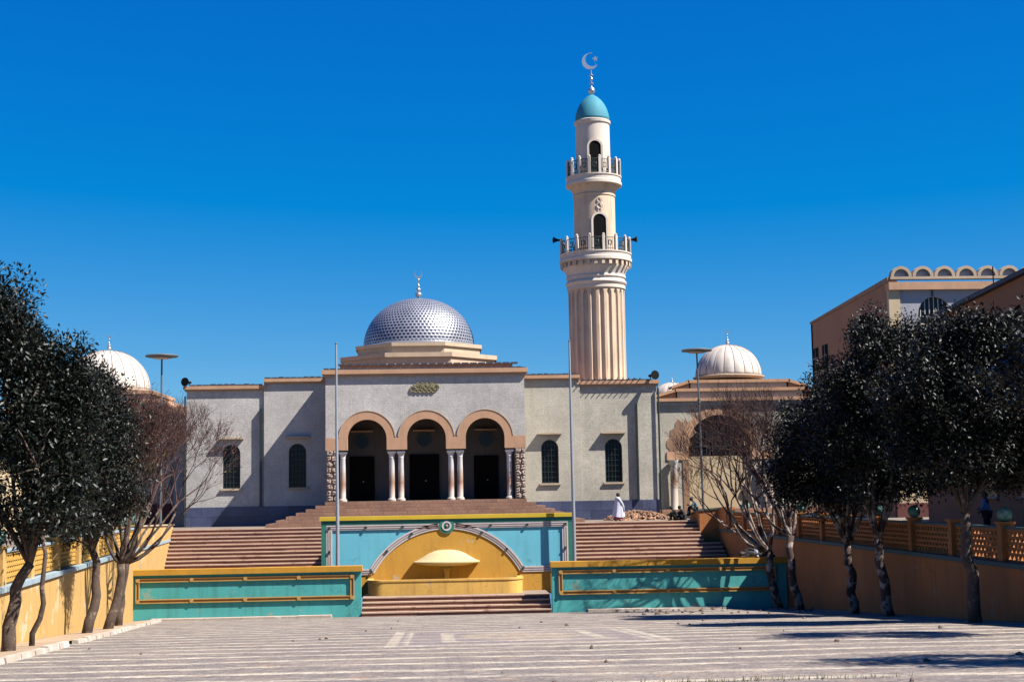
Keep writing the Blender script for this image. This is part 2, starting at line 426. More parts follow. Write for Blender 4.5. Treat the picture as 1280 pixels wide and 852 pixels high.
# strip of pavement and kerb along the yellow wall
def kerbx(Y): return -8.3-.1003*(Y-27.7)
vs = []; fs = []
yy = [9+(65.9-9)*j/20 for j in range(21)]
for y in yy: vs += [(wallx(y)+.02, y, plaza_z(y)-.0+.02), (kerbx(y)-.16, y, plaza_z(y)+.1)]
for j in range(20): fs.append((2*j, 2*j+1, 2*j+3, 2*j+2))
tag(link_mesh('pavement', vs, fs, M['walk']), kind='structure')
mb = MB()
for j in range(34):
    y0 = 9+j*1.7; y1 = y0+1.66; a, b = R.uniform(-.03,.03), R.uniform(-.02,.02); h = .12+R.uniform(-.02,.02)
    if y1 > 65.9: break
    if j in (17,): continue
    mb.hexa([(kerbx(y0)-.16+a, y0, plaza_z(y0)-.1), (kerbx(y0)+a+.04, y0, plaza_z(y0)-.1), (kerbx(y1)+b+.04, y1, plaza_z(y1)-.1), (kerbx(y1)-.16+b, y1, plaza_z(y1)-.1),
             (kerbx(y0)-.16+a, y0, plaza_z(y0)+h), (kerbx(y0)+a, y0, plaza_z(y0)+h), (kerbx(y1)+b, y1, plaza_z(y1)+h), (kerbx(y1)-.16+b, y1, plaza_z(y1)+h)])
k = mb.build('kerb', M['kerb']); tag(k, kind='structure')

# landings behind the front walls and the low platform of the fountain
mb = MB()
mb.box(-15.4, -5.3, 66.4, 78.75, -2.3, -2.05); mb.box(6.6, 16.1, 66.4, 78.75, -2.3, -2.05)
tag(mb.build('landing', M['landing']), kind='structure')
mb = MB(); mb.box(-3.3, 5.28, 67.25, 69.45, -3.6, -2.735)
tag(mb.build('fountain_platform', M['landing']), kind='structure')
mb = MB(); mb.box(-5.1, 6.4, 69.9, 83.45, -2.4, .146)
tag(mb.build('upper_terrace', M['landing']), kind='structure')

# ------------------------------------------------------------------ stairs
def flight(name, x0, x1, y0, z0, n, rise, tread, label, xf=None, ybody=None):
    """a flight of n risers starting at (y0,z0) and climbing away from the camera"""
    o = thing(name, ((x0+x1)/2, y0, z0), label, 'stairs', None)
    b = MB(); nn = MB()
    for i in range(n):
        a0, a1 = (x0, x1) if xf is None else xf(i)
        za = z0+i*rise
        b.box(a0, a1, y0+i*tread, ybody or (y0+n*tread), za-(.0 if i else .3), za+rise-.06)
        # nosing slabs of uneven length
        x = a0
        while x < a1-.01:
            w = min(R.uniform(1.5, 3.4), a1-x)
            if a1-x-w < .5: w = a1-x
            j = R.uniform(-.012, .012)
            nn.box(x+.006, x+w-.006, y0+i*tread-.04+j, y0+(i+1)*tread+.02, za+rise-.058, za+rise+j*.4)
            x += w
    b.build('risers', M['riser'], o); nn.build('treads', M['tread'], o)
    return o
def xl(i): return (-15.3, -5.32) if i < 5 else (-14.75, -5.32)
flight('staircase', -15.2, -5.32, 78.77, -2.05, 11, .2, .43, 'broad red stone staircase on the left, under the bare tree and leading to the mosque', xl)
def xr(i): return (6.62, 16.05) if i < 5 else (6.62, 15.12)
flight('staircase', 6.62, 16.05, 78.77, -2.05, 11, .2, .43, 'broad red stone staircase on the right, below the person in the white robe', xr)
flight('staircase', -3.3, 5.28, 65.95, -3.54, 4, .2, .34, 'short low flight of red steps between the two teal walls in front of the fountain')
# porch steps, stepped on three sides
o = thing('porch_stairs', (-.4, 84, .15), 'brown stone steps in front of the three arched entrance, widening on three sides', 'stairs')
mb = MB()
for k in range(7):
    z1 = 1.55-.2*k; z0 = z1-.2-(0 if k < 6 else .1)
    mb.box(-6.45-.53*k, 5.55+.53*k, 86.5-.45*k, 89.6, z0+.001, z1)
mb.build('steps', M['porch_step'], o)

# ------------------------------------------------------------------ fountain panel wall
PY = 69.5
o = thing('fountain_wall', (.64, PY, -2.72), 'sky blue and ochre fountain back wall with a white arch, between the two flagpoles', 'wall')
mb = MB(); mb.box(-5.3, 6.6, PY+.006, PY+.5, -2.9, .70); mb.build('wall', M['blue'], o)
mb = MB()
mb.box(-5.44, 6.74, PY-.12, PY+.62, .72, .90); mb.build('cap', M['cap_bright'], o)
mb = MB(); mb.box(-5.36, 6.66, PY-.06, PY+.56, .52, .718)
mb.box(-5.36, -5.12, PY-.05, PY+.52, -2.7, .518); mb.box(6.42, 6.66, PY-.05, PY+.52, -2.7, .518)
mb.build('border', M['teal_trim'], o)
# ochre half: segment + strip below
Rr = 4.12; cz = .40-Rr
seg = [(x, z) for x, z in arc(.6, cz, Rr, math.acos(3.6/Rr), PI-math.acos(3.6/Rr), 40)]
zb = cz+math.sqrt(Rr*Rr-3.6*3.6)
mb = MB()
mb.poly([[(-5.12, -2.85), (6.42, -2.85), (6.42, zb), ] + seg + [(-5.12, zb)]], PY-.012, PY+.1)
mb.build('arch_field', M['ochre'], o)
def arc_strip(r0, r1, y, mat, nm, par):
    a = math.acos(3.6/Rr)
    q = MB(); A = arc(.6, cz, r1, a, PI-a, 44); B = arc(.6, cz, r0, a, PI-a, 44)
    q.poly([A+B[::-1]], y, PY-.013); return q
q = arc_strip(Rr-.16, Rr+.13, PY-.05, None, None, None)
q.box(-5.12, -2.98, PY-.05, PY-.013, zb-.14, zb+.13); q.box(4.18, 6.42, PY-.05, PY-.013, zb-.14, zb+.13)
q.box(-5.118, -4.84, PY-.05, PY-.013, zb+.132, .26); q.box(6.14, 6.418, PY-.05, PY-.013, zb+.132, .26)
q.box(-5.118, .18, PY-.05, PY-.013, .262, .518); q.box(1.02, 6.418, PY-.05, PY-.013, .262, .518)
tr = q.build('white_moulding', M['white'], o)
q = MB(); a = math.acos(3.6/Rr)
for rr in (Rr-.06, Rr+.04):
    A = arc(.6, cz, rr+.018, a, PI-a, 44); B = arc(.6, cz, rr-.018, a, PI-a, 44)
    q.poly([A+B[::-1]], PY-.062, PY-.0505)
for dz in (-.05, .05):
    q.box(-5.1, -2.98, PY-.062, PY-.0505, zb+dz-.015, zb+dz+.015); q.box(4.18, 6.4, PY-.062, PY-.0505, zb+dz-.015, zb+dz+.015)
for xc in (-4.98, 6.28):
    for dx in (-.05, .05): q.box(xc+dx-.015, xc+dx+.015, PY-.062, PY-.0505, zb+.15, .24)
for dz in (.33, .43): q.box(-5.1, .16, PY-.062, PY-.0505, dz-.015, dz+.015); q.box(1.04, 6.4, PY-.062, PY-.0505, dz-.015, dz+.015)
q.build('moulding_groove', M['trim_d'], tr)
def bolt(x, z, y, par, r=.065):
    b = MB(); b.poly([arc(x, z, r, 0, 2*PI, 12)[:-1]], y-.05, y); return b.build('boss', M['bolt'], par)
for xx in (-4.98, -3.25, -1.5, 2.7, 4.45, 6.28): bolt(xx, .38, PY-.0625, tr)
for xx in (-4.98, 6.28): bolt(xx, -.75, PY-.0625, tr)
for aa in (28, 62, 90-62+90, 152): 
    aa = {28: 46, 62: 66, 118: 114, 152: 134}.get(aa, aa)
    bolt(.6+Rr*math.cos(math.radians(aa)), cz+Rr*math.sin(math.radians(aa)), PY-.0625, tr)
for sx in (-1, 1): bolt(.6+sx*3.6, zb+.0, PY-.0625, tr)
mb = MB(); mb.poly([arc(.6, .38, .36, 0, 2*PI, 28)[:-1]], PY-.075, PY-.0); md = mb.build('medallion', M['teal_trim'], o)
mb = MB(); mb.poly([arc(.6, .38, .23, 0, 2*PI, 28)[:-1], arc(.6, .38, .15, 0, 2*PI, 24)[:-1]], PY-.10, PY-.0755); mb.build('ring', M['white'], md)
mb = MB(); mb.ball((.6, PY-.07, .38), .08, 12, 8); mb.build('boss', M['trim_d'], md, True)

# fountain: long basin with rounded ends, pale dish on a stem
o = thing('fountain', (.5, 68.5, -2.72), 'yellow fountain basin with a pale mushroom shaped dish before the ochre arch', 'fountain')
def basin_outline(a, b, r, n=10):
    pts = []
    for (cx_, s0) in ((a-r, -PI/2), ):
        pass
    P = []
    P.append((.5-a, 69.46))
    for i in range(n+1):
        t_ = PI+PI/2*i/n; P.append((.5-a+r+r*math.cos(t_), b+r+r*math.sin(t_)))
    for i in range(n+1):
        t_ = -PI/2+PI/2*i/n; P.append((.5+a-r+r*math.cos(t_), b+r+r*math.sin(t_)))
    P.append((.5+a, 69.46))
    return P
O1 = basin_outline(3.62, 67.55, .75); I1 = basin_outline(3.38, 67.79, .55)
n = len(O1); vs = []; fs = []
for (pp, z) in ((O1, -2.75), (O1, -2.12), ([(x+(.03 if x > .5 else -.03), y-(.03)) for x, y in O1], -2.1), ([(x+(.03 if x > .5 else -.03), y-.03) for x, y in O1], -2.02), (I1, -2.02), (I1, -2.5)):
    vs += [(x, y, z) for x, y in pp]
for l in range(5):
    for i in range(n-1): fs.append((l*n+i, l*n+i+1, (l+1)*n+i+1, (l+1)*n+i))
fs.append(tuple(5*n+i for i in range(n)))
autosmooth(link_mesh('basin', vs, fs, M['basin'], o), 40)
mb = MB(); mb.lathe((.58, 69.36, 0), [(.20, -2.6), (.13, -2.2), (.13, -1.75), (.3, -1.5)], 24, 1, .6)
mb.build('stem', M['basin'], o, True)
prof = [(.4, -1.50), (1.0, -1.46), (1.50, -1.36), (1.58, -1.33), (1.58, -1.28), (1.40, -1.22), (1.15, -1.08), (.9, -.92), (.6, -.80), (.3, -.745), (.02, -.735)]
mb = MB(); mb.lathe((.58, 69.32, 0), prof, 48, 1, .56); autosmooth(mb.build('dish', M['dish'], o), 50)

# ------------------------------------------------------------------ teal front walls
def front_wall(x0, x1, label, fx0, fx1):
    cx_ = (x0+x1)/2
    o = thing('front_wall', (cx_, 66.2, -3.53), label, 'wall')
    mb = MB(); mb.box(x0, x1, 66, 66.4, -3.75, -1.50); mb.build('wall', M['teal'], o)
    mb = MB(); mb.box(x0-.06, x1+.06, 65.86, 66.5, -1.498, -1.255); mb.build('cap', M['cap'], o)
    z0, z1 = -2.74, -1.63; w = .18
    mb = MB()
    mb.box(fx0, fx1, 65.95, 66.0, z0, z0+w); mb.box(fx0, fx1, 65.95, 66.0, z1-w, z1)
    mb.box(fx0, fx0+w, 65.95, 66.0, z0+w, z1-w); mb.box(fx1-w, fx1, 65.95, 66.0, z0+w, z1-w)
    fr = mb.build('panel_frame', M['frame_b'], o)
    mb = MB()
    for off in (.0, w-.04):
        a = off; b = off+.04
        mb.box(fx0+a, fx1-a, 65.915, 65.9495, z0+a, z0+b); mb.box(fx0+a, fx1-a, 65.915, 65.9495, z1-b, z1-a)
        mb.box(fx0+a, fx0+b, 65.915, 65.9495, z0+b, z1-b); mb.box(fx1-b, fx1-a, 65.915, 65.9495, z0+b, z1-b)
    mb.build('gold_ribs', M['frame_g'], fr)
    x = fx0+.1
    nb = 5
    for i in range(nb):
        xx = fx0+.1+(fx1-fx0-.2)*i/(nb-1)
        for zz in (z0+w/2, z1-w/2):
            b = MB(); b.poly([arc(xx, zz, .085, 0, 2*PI, 14)[:-1]], 65.89, 65.949); b.build('boss', M['frame_g'], fr)
    return o
front_wall(-13.75, -3.32, 'teal painted low wall with a gold framed panel, left of the fountain', -13.35, -3.62)
front_wall(5.32, 16.1, 'teal painted low wall with a gold framed panel, right of the fountain and half in shade', 5.62, 15.6)
for (x0, x1, lab) in ((-12.6, -4.6, 'thin worn concrete ledge along the foot of the teal wall left of the fountain'), (6.9, 13.2, 'thin worn concrete ledge along the foot of the teal wall right of the fountain')):
    mb = MB(); x = x0
    while x < x1:
        w = R.uniform(1.6, 3); w = min(w, x1-x); j = R.uniform(-.02, .02)
        mb.box(x, x+w-.02, 65.5+j, 65.98, -3.7, -3.40+j*.5); x += w
    tag(mb.build('stone_ledge', M['kerb']), lab, 'ledge')

# ------------------------------------------------------------------ side walls with lattice balustrades
def panel_mesh(L, H, T=.12):
    mb = MB(); rows = 5; cols = max(6, int(L/.28)); e = .07
    mb.box(0, L, -T/2, T/2, 0, e); mb.box(0, L, -T/2, T/2, H-e, H)
    rh = (H-2*e)/rows
    for r in range(1, rows): mb.box(0, L, -T/2+.01, T/2-.01, e+r*rh-.035, e+r*rh+.035)
    cw = L/cols
    for r in range(rows):
        for c in range(cols+1):
            x = c*cw+(.5*cw if r % 2 else 0)
            if x > L: continue
            z0 = e+r*rh+(.035 if r else 0); z1 = e+(r+1)*rh-(.035 if r < rows-1 else 0); s = .045
            mb.hexa([(x-.075, -T/2+.02, z0), (x+.015, -T/2+.02, z0), (x+.015, T/2-.02, z0), (x-.075, T/2-.02, z0),
                     (x-.015, -T/2+.02, z1), (x+.075, -T/2+.02, z1), (x+.075, T/2-.02, z1), (x-.015, T/2-.02, z1)])
    return mb
def side_wall(pts, ybot, ztop_c, H, posts, name, label, mwall, mlat, mcop, mtop, side, balls, ztp):
    """pts: function Y -> X of the wall's plaza face; side=+1 the wall body lies to +X"""
    fx = pts; s = side
    y0, y1 = ybot
    o = thing(name, (fx((y0+y1)/2), (y0+y1)/2, plaza_z((y0+y1)/2)), label, 'wall')
    mb = MB(); T = .5
    ny = 8
    for j in range(ny):
        a = y0+(y1-y0)*j/ny; b = y0+(y1-y0)*(j+1)/ny
        za, zb_ = min(plaza_z(a), -.5)-.5, min(plaza_z(b), -.5)-.5
        xs = sorted
        pa, pb = fx(a), fx(b)
        q = [(pa, a, za), (pa+s*T, a, za), (pb+s*T, b, zb_), (pb, b, zb_), (pa, a, ztop_c-.14), (pa+s*T, a, ztop_c-.14), (pb+s*T, b, ztop_c-.14), (pb, b, ztop_c-.14)]
        if s < 0: q = [q[1], q[0], q[3], q[2], q[5], q[4], q[7], q[6]]
        mb.hexa(q)
    w = mb.build('wall', mwall, o)
    bm_ = bmesh.new(); bm_.from_mesh(w.data); bmesh.ops.remove_doubles(bm_, verts=bm_.verts, dist=.001)
    dd = [f for f in bm_.faces if abs(f.normal.y) > .9 and y0+.5 < (f.calc_center_median().y+w.parent.location.y) < y1-.5]
    bmesh.ops.delete(bm_, geom=dd, context='FACES_ONLY'); bm_.to_mesh(w.data); bm_.free()
    mb = MB()
    pa, pb = fx(y0)-s*.08, fx(y1)-s*.08
    q = [(pa, y0, ztop_c-.138), (pa+s*(T+.16), y0, ztop_c-.138), (pb+s*(T+.16), y1, ztop_c-.138), (pb, y1, ztop_c-.138),
         (pa, y0, ztop_c), (pa+s*(T+.16), y0, ztop_c), (pb+s*(T+.16), y1, ztop_c), (pb, y1, ztop_c)]
    if s < 0: q = [q[1], q[0], q[3], q[2], q[5], q[4], q[7], q[6]]
    mb.hexa(q); mb.build('coping', mcop, o)
    pw = .34
    base_ball = None
    for i, yp in enumerate(posts):
        xc = fx(yp)+s*.25
        mb = MB(); mb.box(xc-.19, xc+.19, yp-pw/2, yp+pw/2, ztop_c+.001, ztop_c+H+.10)
        mb.box(xc-.23, xc+.23, yp-pw/2-.04, yp+pw/2+.04, ztop_c+H+.101, ztop_c+H+.17)
        mb.build('post', mlat if mlat is not M['lattice_y'] else M['yellow'], o)
        if balls[i]:
            mb = MB(); r = .215; mb.ball((xc, yp, ztop_c+H+.17+r*.93), r, 20, 14); mb.build('ball', M['ball'], o, True)
    for i in range(len(posts)-1):
        ya, yb = posts[i]+pw/2, posts[i+1]-pw/2
        L = yb-ya
        if L < .5: continue
        pm = panel_mesh(L, H-.04)
        xa, xb = fx(ya)+s*.25, fx(yb)+s*.25
        V = [(xa+(xb-xa)*v[0]/L+v[1], ya+v[0], ztop_c+v[2]) for v in pm.v]
        ob = link_mesh('lattice_panel', V, pm.f, mlat, o)
        mb = MB(); z = ztop_c+H-.038
        mb.hexa([(xa-.10, ya, z), (xa+.10, ya, z), (xb+.10, yb, z), (xb-.10, yb, z), (xa-.10, ya, z+.07), (xa+.10, ya, z+.07), (xb+.10, yb, z+.07), (xb-.10, yb, z+.07)])
        mb.build('rail', mtop, ob)
    return o
rposts = [22.2, 26, 29.8, 33.6, 37.3, 41.05, 45.1, 48.95, 52.7, 56.5, 60.4, 64.3, 68.2, 72, 75.8, 79.6]
rballs = [1, 1, 1, 1, 0, 1, 0, 1, 1, 0, 0, 1, 1, 0, 1, 0]
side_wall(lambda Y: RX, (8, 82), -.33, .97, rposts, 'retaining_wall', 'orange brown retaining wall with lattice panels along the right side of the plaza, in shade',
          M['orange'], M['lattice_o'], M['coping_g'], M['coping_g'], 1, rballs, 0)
lposts = [20.5, 24, 27.6, 31.3, 35.2, 39.0, 42.9, 47.2, 51.4, 55.6, 59.8, 64.1, 68.3]
lballs = [1, 1, 1, 1, 1, 1, 1, 1, 1, 1, 1, 1, 1]
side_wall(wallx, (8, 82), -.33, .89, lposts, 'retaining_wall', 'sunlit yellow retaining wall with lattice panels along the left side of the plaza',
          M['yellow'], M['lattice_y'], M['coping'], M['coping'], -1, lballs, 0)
# solid ends of both walls beside the stairs
o = thing('wall_end', (15.7, 83, -.3), 'solid orange end of the right wall, where the seated people are, beside the stairs', 'wall')
mb = MB(); mb.hexa([(15.12, 82.0, -2.2), (16.75, 82.0, -2.2), (16.75, 85.2, -2.2), (15.12, 85.2, -2.2), (15.12, 82.0, .70), (16.75, 82.0, .84), (16.75, 85.2, .45), (15.12, 85.2, .42)])
mb.hexa([(16.21, 79.8, -.329), (16.7, 79.8, -.329), (16.7, 81.99, -.329), (16.21, 81.99, -.329), (16.21, 79.8, .90), (16.7, 79.8, .90), (16.7, 81.99, .84), (16.21, 81.99, .84)])
mb.build('wall', M['orange'], o)
mb = MB(); mb.hexa([(15.06, 81.94, .70), (16.8, 81.94, .84), (16.8, 85.26, .46), (15.06, 85.26, .425), (15.06, 81.94, .79), (16.8, 81.94, .92), (16.8, 85.26, .54), (15.06, 85.26, .50)])
mb.build('coping', M['coping_g'], o)
o = thing('wall_end', (-15, 82, -.3), 'solid yellow end of the left wall under the bare tree, beside the stairs', 'wall')
xa, xb = wallx(68.5), wallx(83.9)
mb = MB(); mb.hexa([(xa-.5, 68.5, -2.2), (xa+.03, 68.5, -2.2), (xb+.03, 83.9, -2.2), (xb-.5, 83.9, -2.2), (xa-.5, 68.5, .62), (xa+.03, 68.5, .62), (xb+.03, 83.9, .40), (xb-.5, 83.9, .40)])
mb.build('wall', M['yellow'], o)
mb = MB(); mb.hexa([(xa-.56, 68.5, .621), (xa+.09, 68.5, .621), (xb+.09, 83.95, .401), (xb-.56, 83.95, .401), (xa-.56, 68.5, .68), (xa+.09, 68.5, .68), (xb+.09, 83.95, .46), (xb-.56, 83.95, .46)])
mb.build('coping', M['tan_light'], o)
# ------------------------------------------------------------------ mosque
mq = thing('mosque', (-.5, 88, .15), 'pale grey stone mosque with a three arched entrance and a silver studded dome', 'mosque')
AX = (-3.95, -.40, 3.13); AR = 1.17; SZ = 5.26; OR = 1.66; BX0, BX1 = -6.42, 5.55; FY = 86.8
# facade of the entrance block: one polygon with the arches cut out of its lower edge
out = [(BX0, 4.62)]
for c in AX: out += [(c-AR, 4.62)]+arc(c, SZ, AR, PI, 0, 28)+[(c+AR, 4.62)]
out += [(BX1, 4.62), (BX1, 9.02), (BX0, 9.02)]
mb = MB(); mb.poly([out], FY, FY+.45)
mb.box(BX0, BX0+.4, FY+.451, 90.2, .1, 9.02); mb.box(BX1-.4, BX1, FY+.451, 90.2, .1, 9.02)
mb.box(BX0+.401, BX1-.401, FY+.451, 100, 7.6, 9.0)
mb.box(BX0+.4, BX1-.4, 90.2, 100, .1, 7.59)
mb.build('entrance_block', M['stone'], mq)
# tan band round the arches
band = [(BX0-.015, 4.60)]
for c in AX: band += [(c-AR, 4.60)]+arc(c, SZ, AR-.001, PI, 0, 28)+[(c+AR, 4.60)]
band += [(BX1+.015, 4.60), (BX1+.015, 5.34)]
a0 = math.asin((5.34-SZ)/OR)
for c in AX[::-1]: band += arc(c, SZ, OR, a0, PI-a0, 32)
band += [(BX0-.015, 5.34)]
mb = MB(); mb.poly([band], FY-.05, FY+.44); mb.build('arch_band', M['tan'], mq)
mb = MB()
for c in AX:
    A = arc(c, SZ, OR+.045, a0+.02, PI-a0-.02, 32); B = arc(c, SZ, OR+.001, a0+.02, PI-a0-.02, 32)
    mb.poly([A+B[::-1]], FY-.075, FY-.002)
mb.build('arch_moulding', M['tan_light'], mq)
# porch inside
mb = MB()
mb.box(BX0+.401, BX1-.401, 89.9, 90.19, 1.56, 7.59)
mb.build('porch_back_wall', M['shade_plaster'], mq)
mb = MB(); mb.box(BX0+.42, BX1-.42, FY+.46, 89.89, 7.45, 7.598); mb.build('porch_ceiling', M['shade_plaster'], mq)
mb = MB(); mb.box(BX0-.02, BX1+.02, 86.7, 90, 1.5, 1.556); mb.build('porch_floor', M['landing'], mq)
for (xa, xb, zt) in ((-5.17, -3.64, 4.30), (-1.48, .36, 4.38), (2.52, 4.02, 4.25)):
    mb = MB(); mb.box(xa, xb, 89.78, 89.898, 1.56, zt); d = mb.build('door', M['door'], mq)
    mb = MB(); 
    for k in range(4):
        w = (xb-xa)/4
        for zz in (1.7, 2.6, 3.45): mb.box(xa+k*w+.06, xa+(k+1)*w-.06, 89.75, 89.779, zz, zz+.7)
    mb.build('door_panel', M['door'], d)
    mb = MB()
    mb.ball(((xa+xb)/2+.08, 89.72, 2.75), .05, 8, 6); mb.build('handle', M['silver'], d)
for (c, z) in ((-4.40, 5.2), (-.57, 5.28), (3.27, 5.24)):
    mb = MB(); mb.poly([arc(c, z, .40, 0, 2*PI, 28)[:-1]], 89.84, 89.899); w = mb.build('round_window', M['glass'], mq)
    mb = MB(); mb.poly([arc(c, z, .45, 0, 2*PI, 28)[:-1], arc(c, z, .39, 0, 2*PI, 28)[:-1]], 89.80, 89.9); mb.build('frame', M['iron_green'], w)
    mb = MB(); mb.box(c-.68, c+.68, 89.55, 89.898, 5.80, 5.90); mb.build('hood', M['tan'], mq)
# columns
for i, x in enumerate((-5.42, -2.49, -1.94, 1.06, 1.60, 4.58)):
    mb = MB()
    mb.lathe((x, FY+.24, 1.556), [(.25, 0), (.25, .10), (.20, .14), (.17, .2), (.175, 1.3), (.155, 2.55), (.175, 2.6), (.16, 2.63), (.19, 2.75), (.24, 2.86)], 20)
    c = link_mesh('column', mb.v, mb.f, M['column'], mq); autosmooth(c, 40)
    mb = MB(); mb.box(x-.25, x+.25, FY+.0, FY+.5, 4.42, 4.52); mb.build('capital', M['column'], c)
for xa, xb in ((-2.78, -1.65), (.77, 1.90), (-5.68, -5.12), (4.30, 4.86)):
    mb = MB(); mb.box(xa, xb, FY-.03, FY+.46, 4.521, 4.599); mb.build('impost', M['dark'], mq)
# rock-faced piers
for (xa, xb) in ((-6.40, -5.72), (4.90, 5.53)):
    mb = MB(); z = 1.56; row = 0
    while z < 4.55:
        h = min(.34, 4.6-z); cuts = [xa, xa+(xb-xa)*(.45 if row % 2 else .62), xb]
        for a, b in zip(cuts[:-1], cuts[1:]):
            n_ = 5; vs = []; fs = []
            for j in range(n_+1):
                for i in range(n_+1):
                    e = (i in (0, n_)) or (j in (0, n_))
                    vs.append((a+.012+(b-a-.024)*i/n_, FY-.02-(0 if e else R.uniform(.03, .11)), z+.01+(h-.02)*j/n_))
            for j in range(n_):
                for i in range(n_): q = j*(n_+1)+i; fs.append((q, q+1, q+n_+2, q+n_+1))
            mb.add(vs, fs)
        z += .34; row += 1
    mb.box(xa, xb, FY+.0, FY+.5, 1.56, 4.60)
    mb.build('rock_faced_pier', M['rock'], mq)
# cornice of the entrance block
def cornice(x0, x1, y, z0, z1, par, side=True, mat='tan', d=.22, back=6):
    b = MB()
    b.box(x0-(d*.6 if side else 0), x1+(d*.6 if side else 0), y-d*.6, y+back, z0, z0+(z1-z0)*.35)
    b.box(x0-(d if side else 0), x1+(d if side else 0), y-d, y+back, z0+(z1-z0)*.352, z1)
    return b.build('cornice', M[mat], par)
def edge_tiles(x0, x1, y, z, par):
    b = MB(); x = x0
    while x < x1-.2:
        w = R.uniform(.26, .34); b.box(x, x+w, y, y+.35, z-.02, z+.06+R.uniform(-.02, .02)); x += w+.1
    b.box(x0, x1, y+.1, y+.3, z-.03, z+.03)
    b.build('roof_edge', M['rooftile'], par)
cornice(BX0, BX1, FY, 9.021, 9.42, mq)
edge_tiles(BX0-.1, BX1+.1, FY-.15, 9.45, mq)
mb = MB(); mb.box(-5.6, 4.9, 87.6, 99, 9.421, 9.80); mb.build('roof_ledge', M['tan_dark'], mq)
mb = MB(); 
x = -5.7
while x < 4.9: mb.box(x, x+.42, 87.52, 87.9, 9.76, 9.86); x += .5
mb.build('roof_edge', M['rooftile'], mq)
# calligraphy emblem over the middle arch: interlaced strokes in an oval
mb = MB(); ey = FY-.05
def stroke(pts, r=.032): mb.tube([(x, ey, z) for x, z in pts], [r*.6]+[r]*(len(pts)-2)+[r*.5], 6)
rr = random.Random(3)
def sp(c, zc, r0, r1, a0_, a1_, n_=14): return [(c+(r0+(r1-r0)*i/n_)*math.cos(a0_+(a1_-a0_)*i/n_), zc+(r0+(r1-r0)*i/n_)*.8*math.sin(a0_+(a1_-a0_)*i/n_)) for i in range(n_+1)]
for i in range(11):
    x = -1.0+i*.125; h = .24+.06*math.sin(i*1.9)
    stroke([(x, 8.12), (x+.02, 8.28), (x-.01, 8.30+h)], .026)
for i in range(5): stroke(sp(-.98+i*.26, 8.13, .13, .06, PI*.9, PI*2.7), .03)
for i in range(4): stroke(sp(-.88+i*.28, 8.42, .11, .05, PI*1.9, PI*.1), .027)
stroke([(-1.25+1.5*i/20, 8.24+.07*math.sin(i*.9)) for i in range(21)], .03)
stroke([(-1.2+1.45*i/20, 8.38+.05*math.sin(i*1.2+1)) for i in range(21)], .027)
stroke(sp(-1.17, 8.20, .17, .12, PI*.5, PI*2.1), .035); stroke(sp(.26, 8.3, .15, .10, -PI*.6, PI*.8), .035)
stroke(sp(-.45, 8.3, .80, .80, PI*1.12, PI*1.88, 20), .0); 
mb.v = [(v[0], v[1], 8.31+(v[2]-8.28)*1.32) for v in mb.v]
for i in range(12): mb.ball((-1.15+R.random()*1.35, ey, 8.05+R.random()*.52), .03, 6, 5)
mb.build('calligraphy_emblem', M['emblem'], mq)

# wings
def win_outline(xc, z0, z1, w):
    r = w/2
    return [(xc-r, z0), (xc+r, z0)]+arc(xc, z1-r, r, 0, PI, 20)
def window(xc, z0, z1, w, y, par, hoodz):
    g_ = MB(); g_.poly([win_outline(xc, z0, z1, w)], y+.16, y+.2); wn = g_.build('window', M['glass'], par)
    f_ = MB(); o1 = win_outline(xc, z0, z1, w-.01); i1 = win_outline(xc, z0+.06, z1-.06, w-.12); f_.poly([o1, i1], y+.10, y+.158)
    for k in range(1, 5): xx = xc-w/2+w*k/5; f_.box(xx-.012, xx+.012, y+.12, y+.155, z0, z1-.15)
    z = z0+.35
    while z < z1-.2: f_.box(xc-w/2+.04, xc+w/2-.04, y+.115, y+.15, z-.012, z+.012); z += .34
    f_.build('grille', M['iron_green'], wn)
    s_ = MB(); s_.box(xc-w/2-.12, xc+w/2+.12, y-.12, y+.15, z0-.12, z0-.002); s_.build('sill', M['tan_light'], wn)
    h_ = MB(); ww = .76
    h_.poly([[(xc-ww, hoodz), (xc+ww, hoodz), (xc+ww, hoodz+.07), (xc, hoodz+.12), (xc-ww, hoodz+.07)]], y-.36, y+.0)
    h_.build('hood', M['tan_light'], wn)
def wing(x0, x1, ztop, wins, mat, y):
    b = MB()
    b.poly([[(x0, 1.0), (x1, 1.0), (x1, ztop), (x0, ztop)]]+[win_outline(c, 2.47, 5.17, 1.08) for c in wins], y, y+.3)
    b.box(x0, x0+.3, y+.301, 100, 0, ztop); b.box(x1-.3, x1, y+.301, 100, 0, ztop); b.box(x0+.301, x1-.301, y+.301, 100, ztop-.3, ztop-.001)
    b.box(x0+.301, x1-.301, y+.6, y+.8, 0, ztop-.31)
    b.build('wing_wall', M[mat], mq)
    for c in wins: window(c, 2.47, 5.17, 1.08, y, mq, 5.50)
wing(-15.22, -10.46, 8.50, [-12.46], 'stone', 90.14)
wing(-10.45, BX0-.005, 8.90, [-8.39], 'stone', 90.0)
wing(BX1+.005, 9.25, 8.90, [7.28], 'stone_warm', 90.0)
wing(9.26, 14.1, 8.50, [11.30], 'stone_warm', 90.14)
cornice(-15.22, -10.46, 90.14, 8.501, 8.82, mq, True, 'tan', .20, 9); edge_tiles(-15.0, -10.6, 90.0, 8.86, mq)
cornice(-10.45, BX0-.2, 90.0, 8.901, 9.21, mq, False, 'tan', .20, 9); edge_tiles(-10.4, BX0-.1, 89.85, 9.25, mq)
cornice(BX1+.2, 9.25, 90.0, 8.901, 9.21, mq, False, 'tan', .20, 9); edge_tiles(BX1+.2, 9.2, 89.85, 9.25, mq)
cornice(9.26, 14.1, 90.14, 8.501, 8.82, mq, True, 'tan', .20, 9); edge_tiles(9.4, 13.9, 90.0, 8.86, mq)
x = 9.45
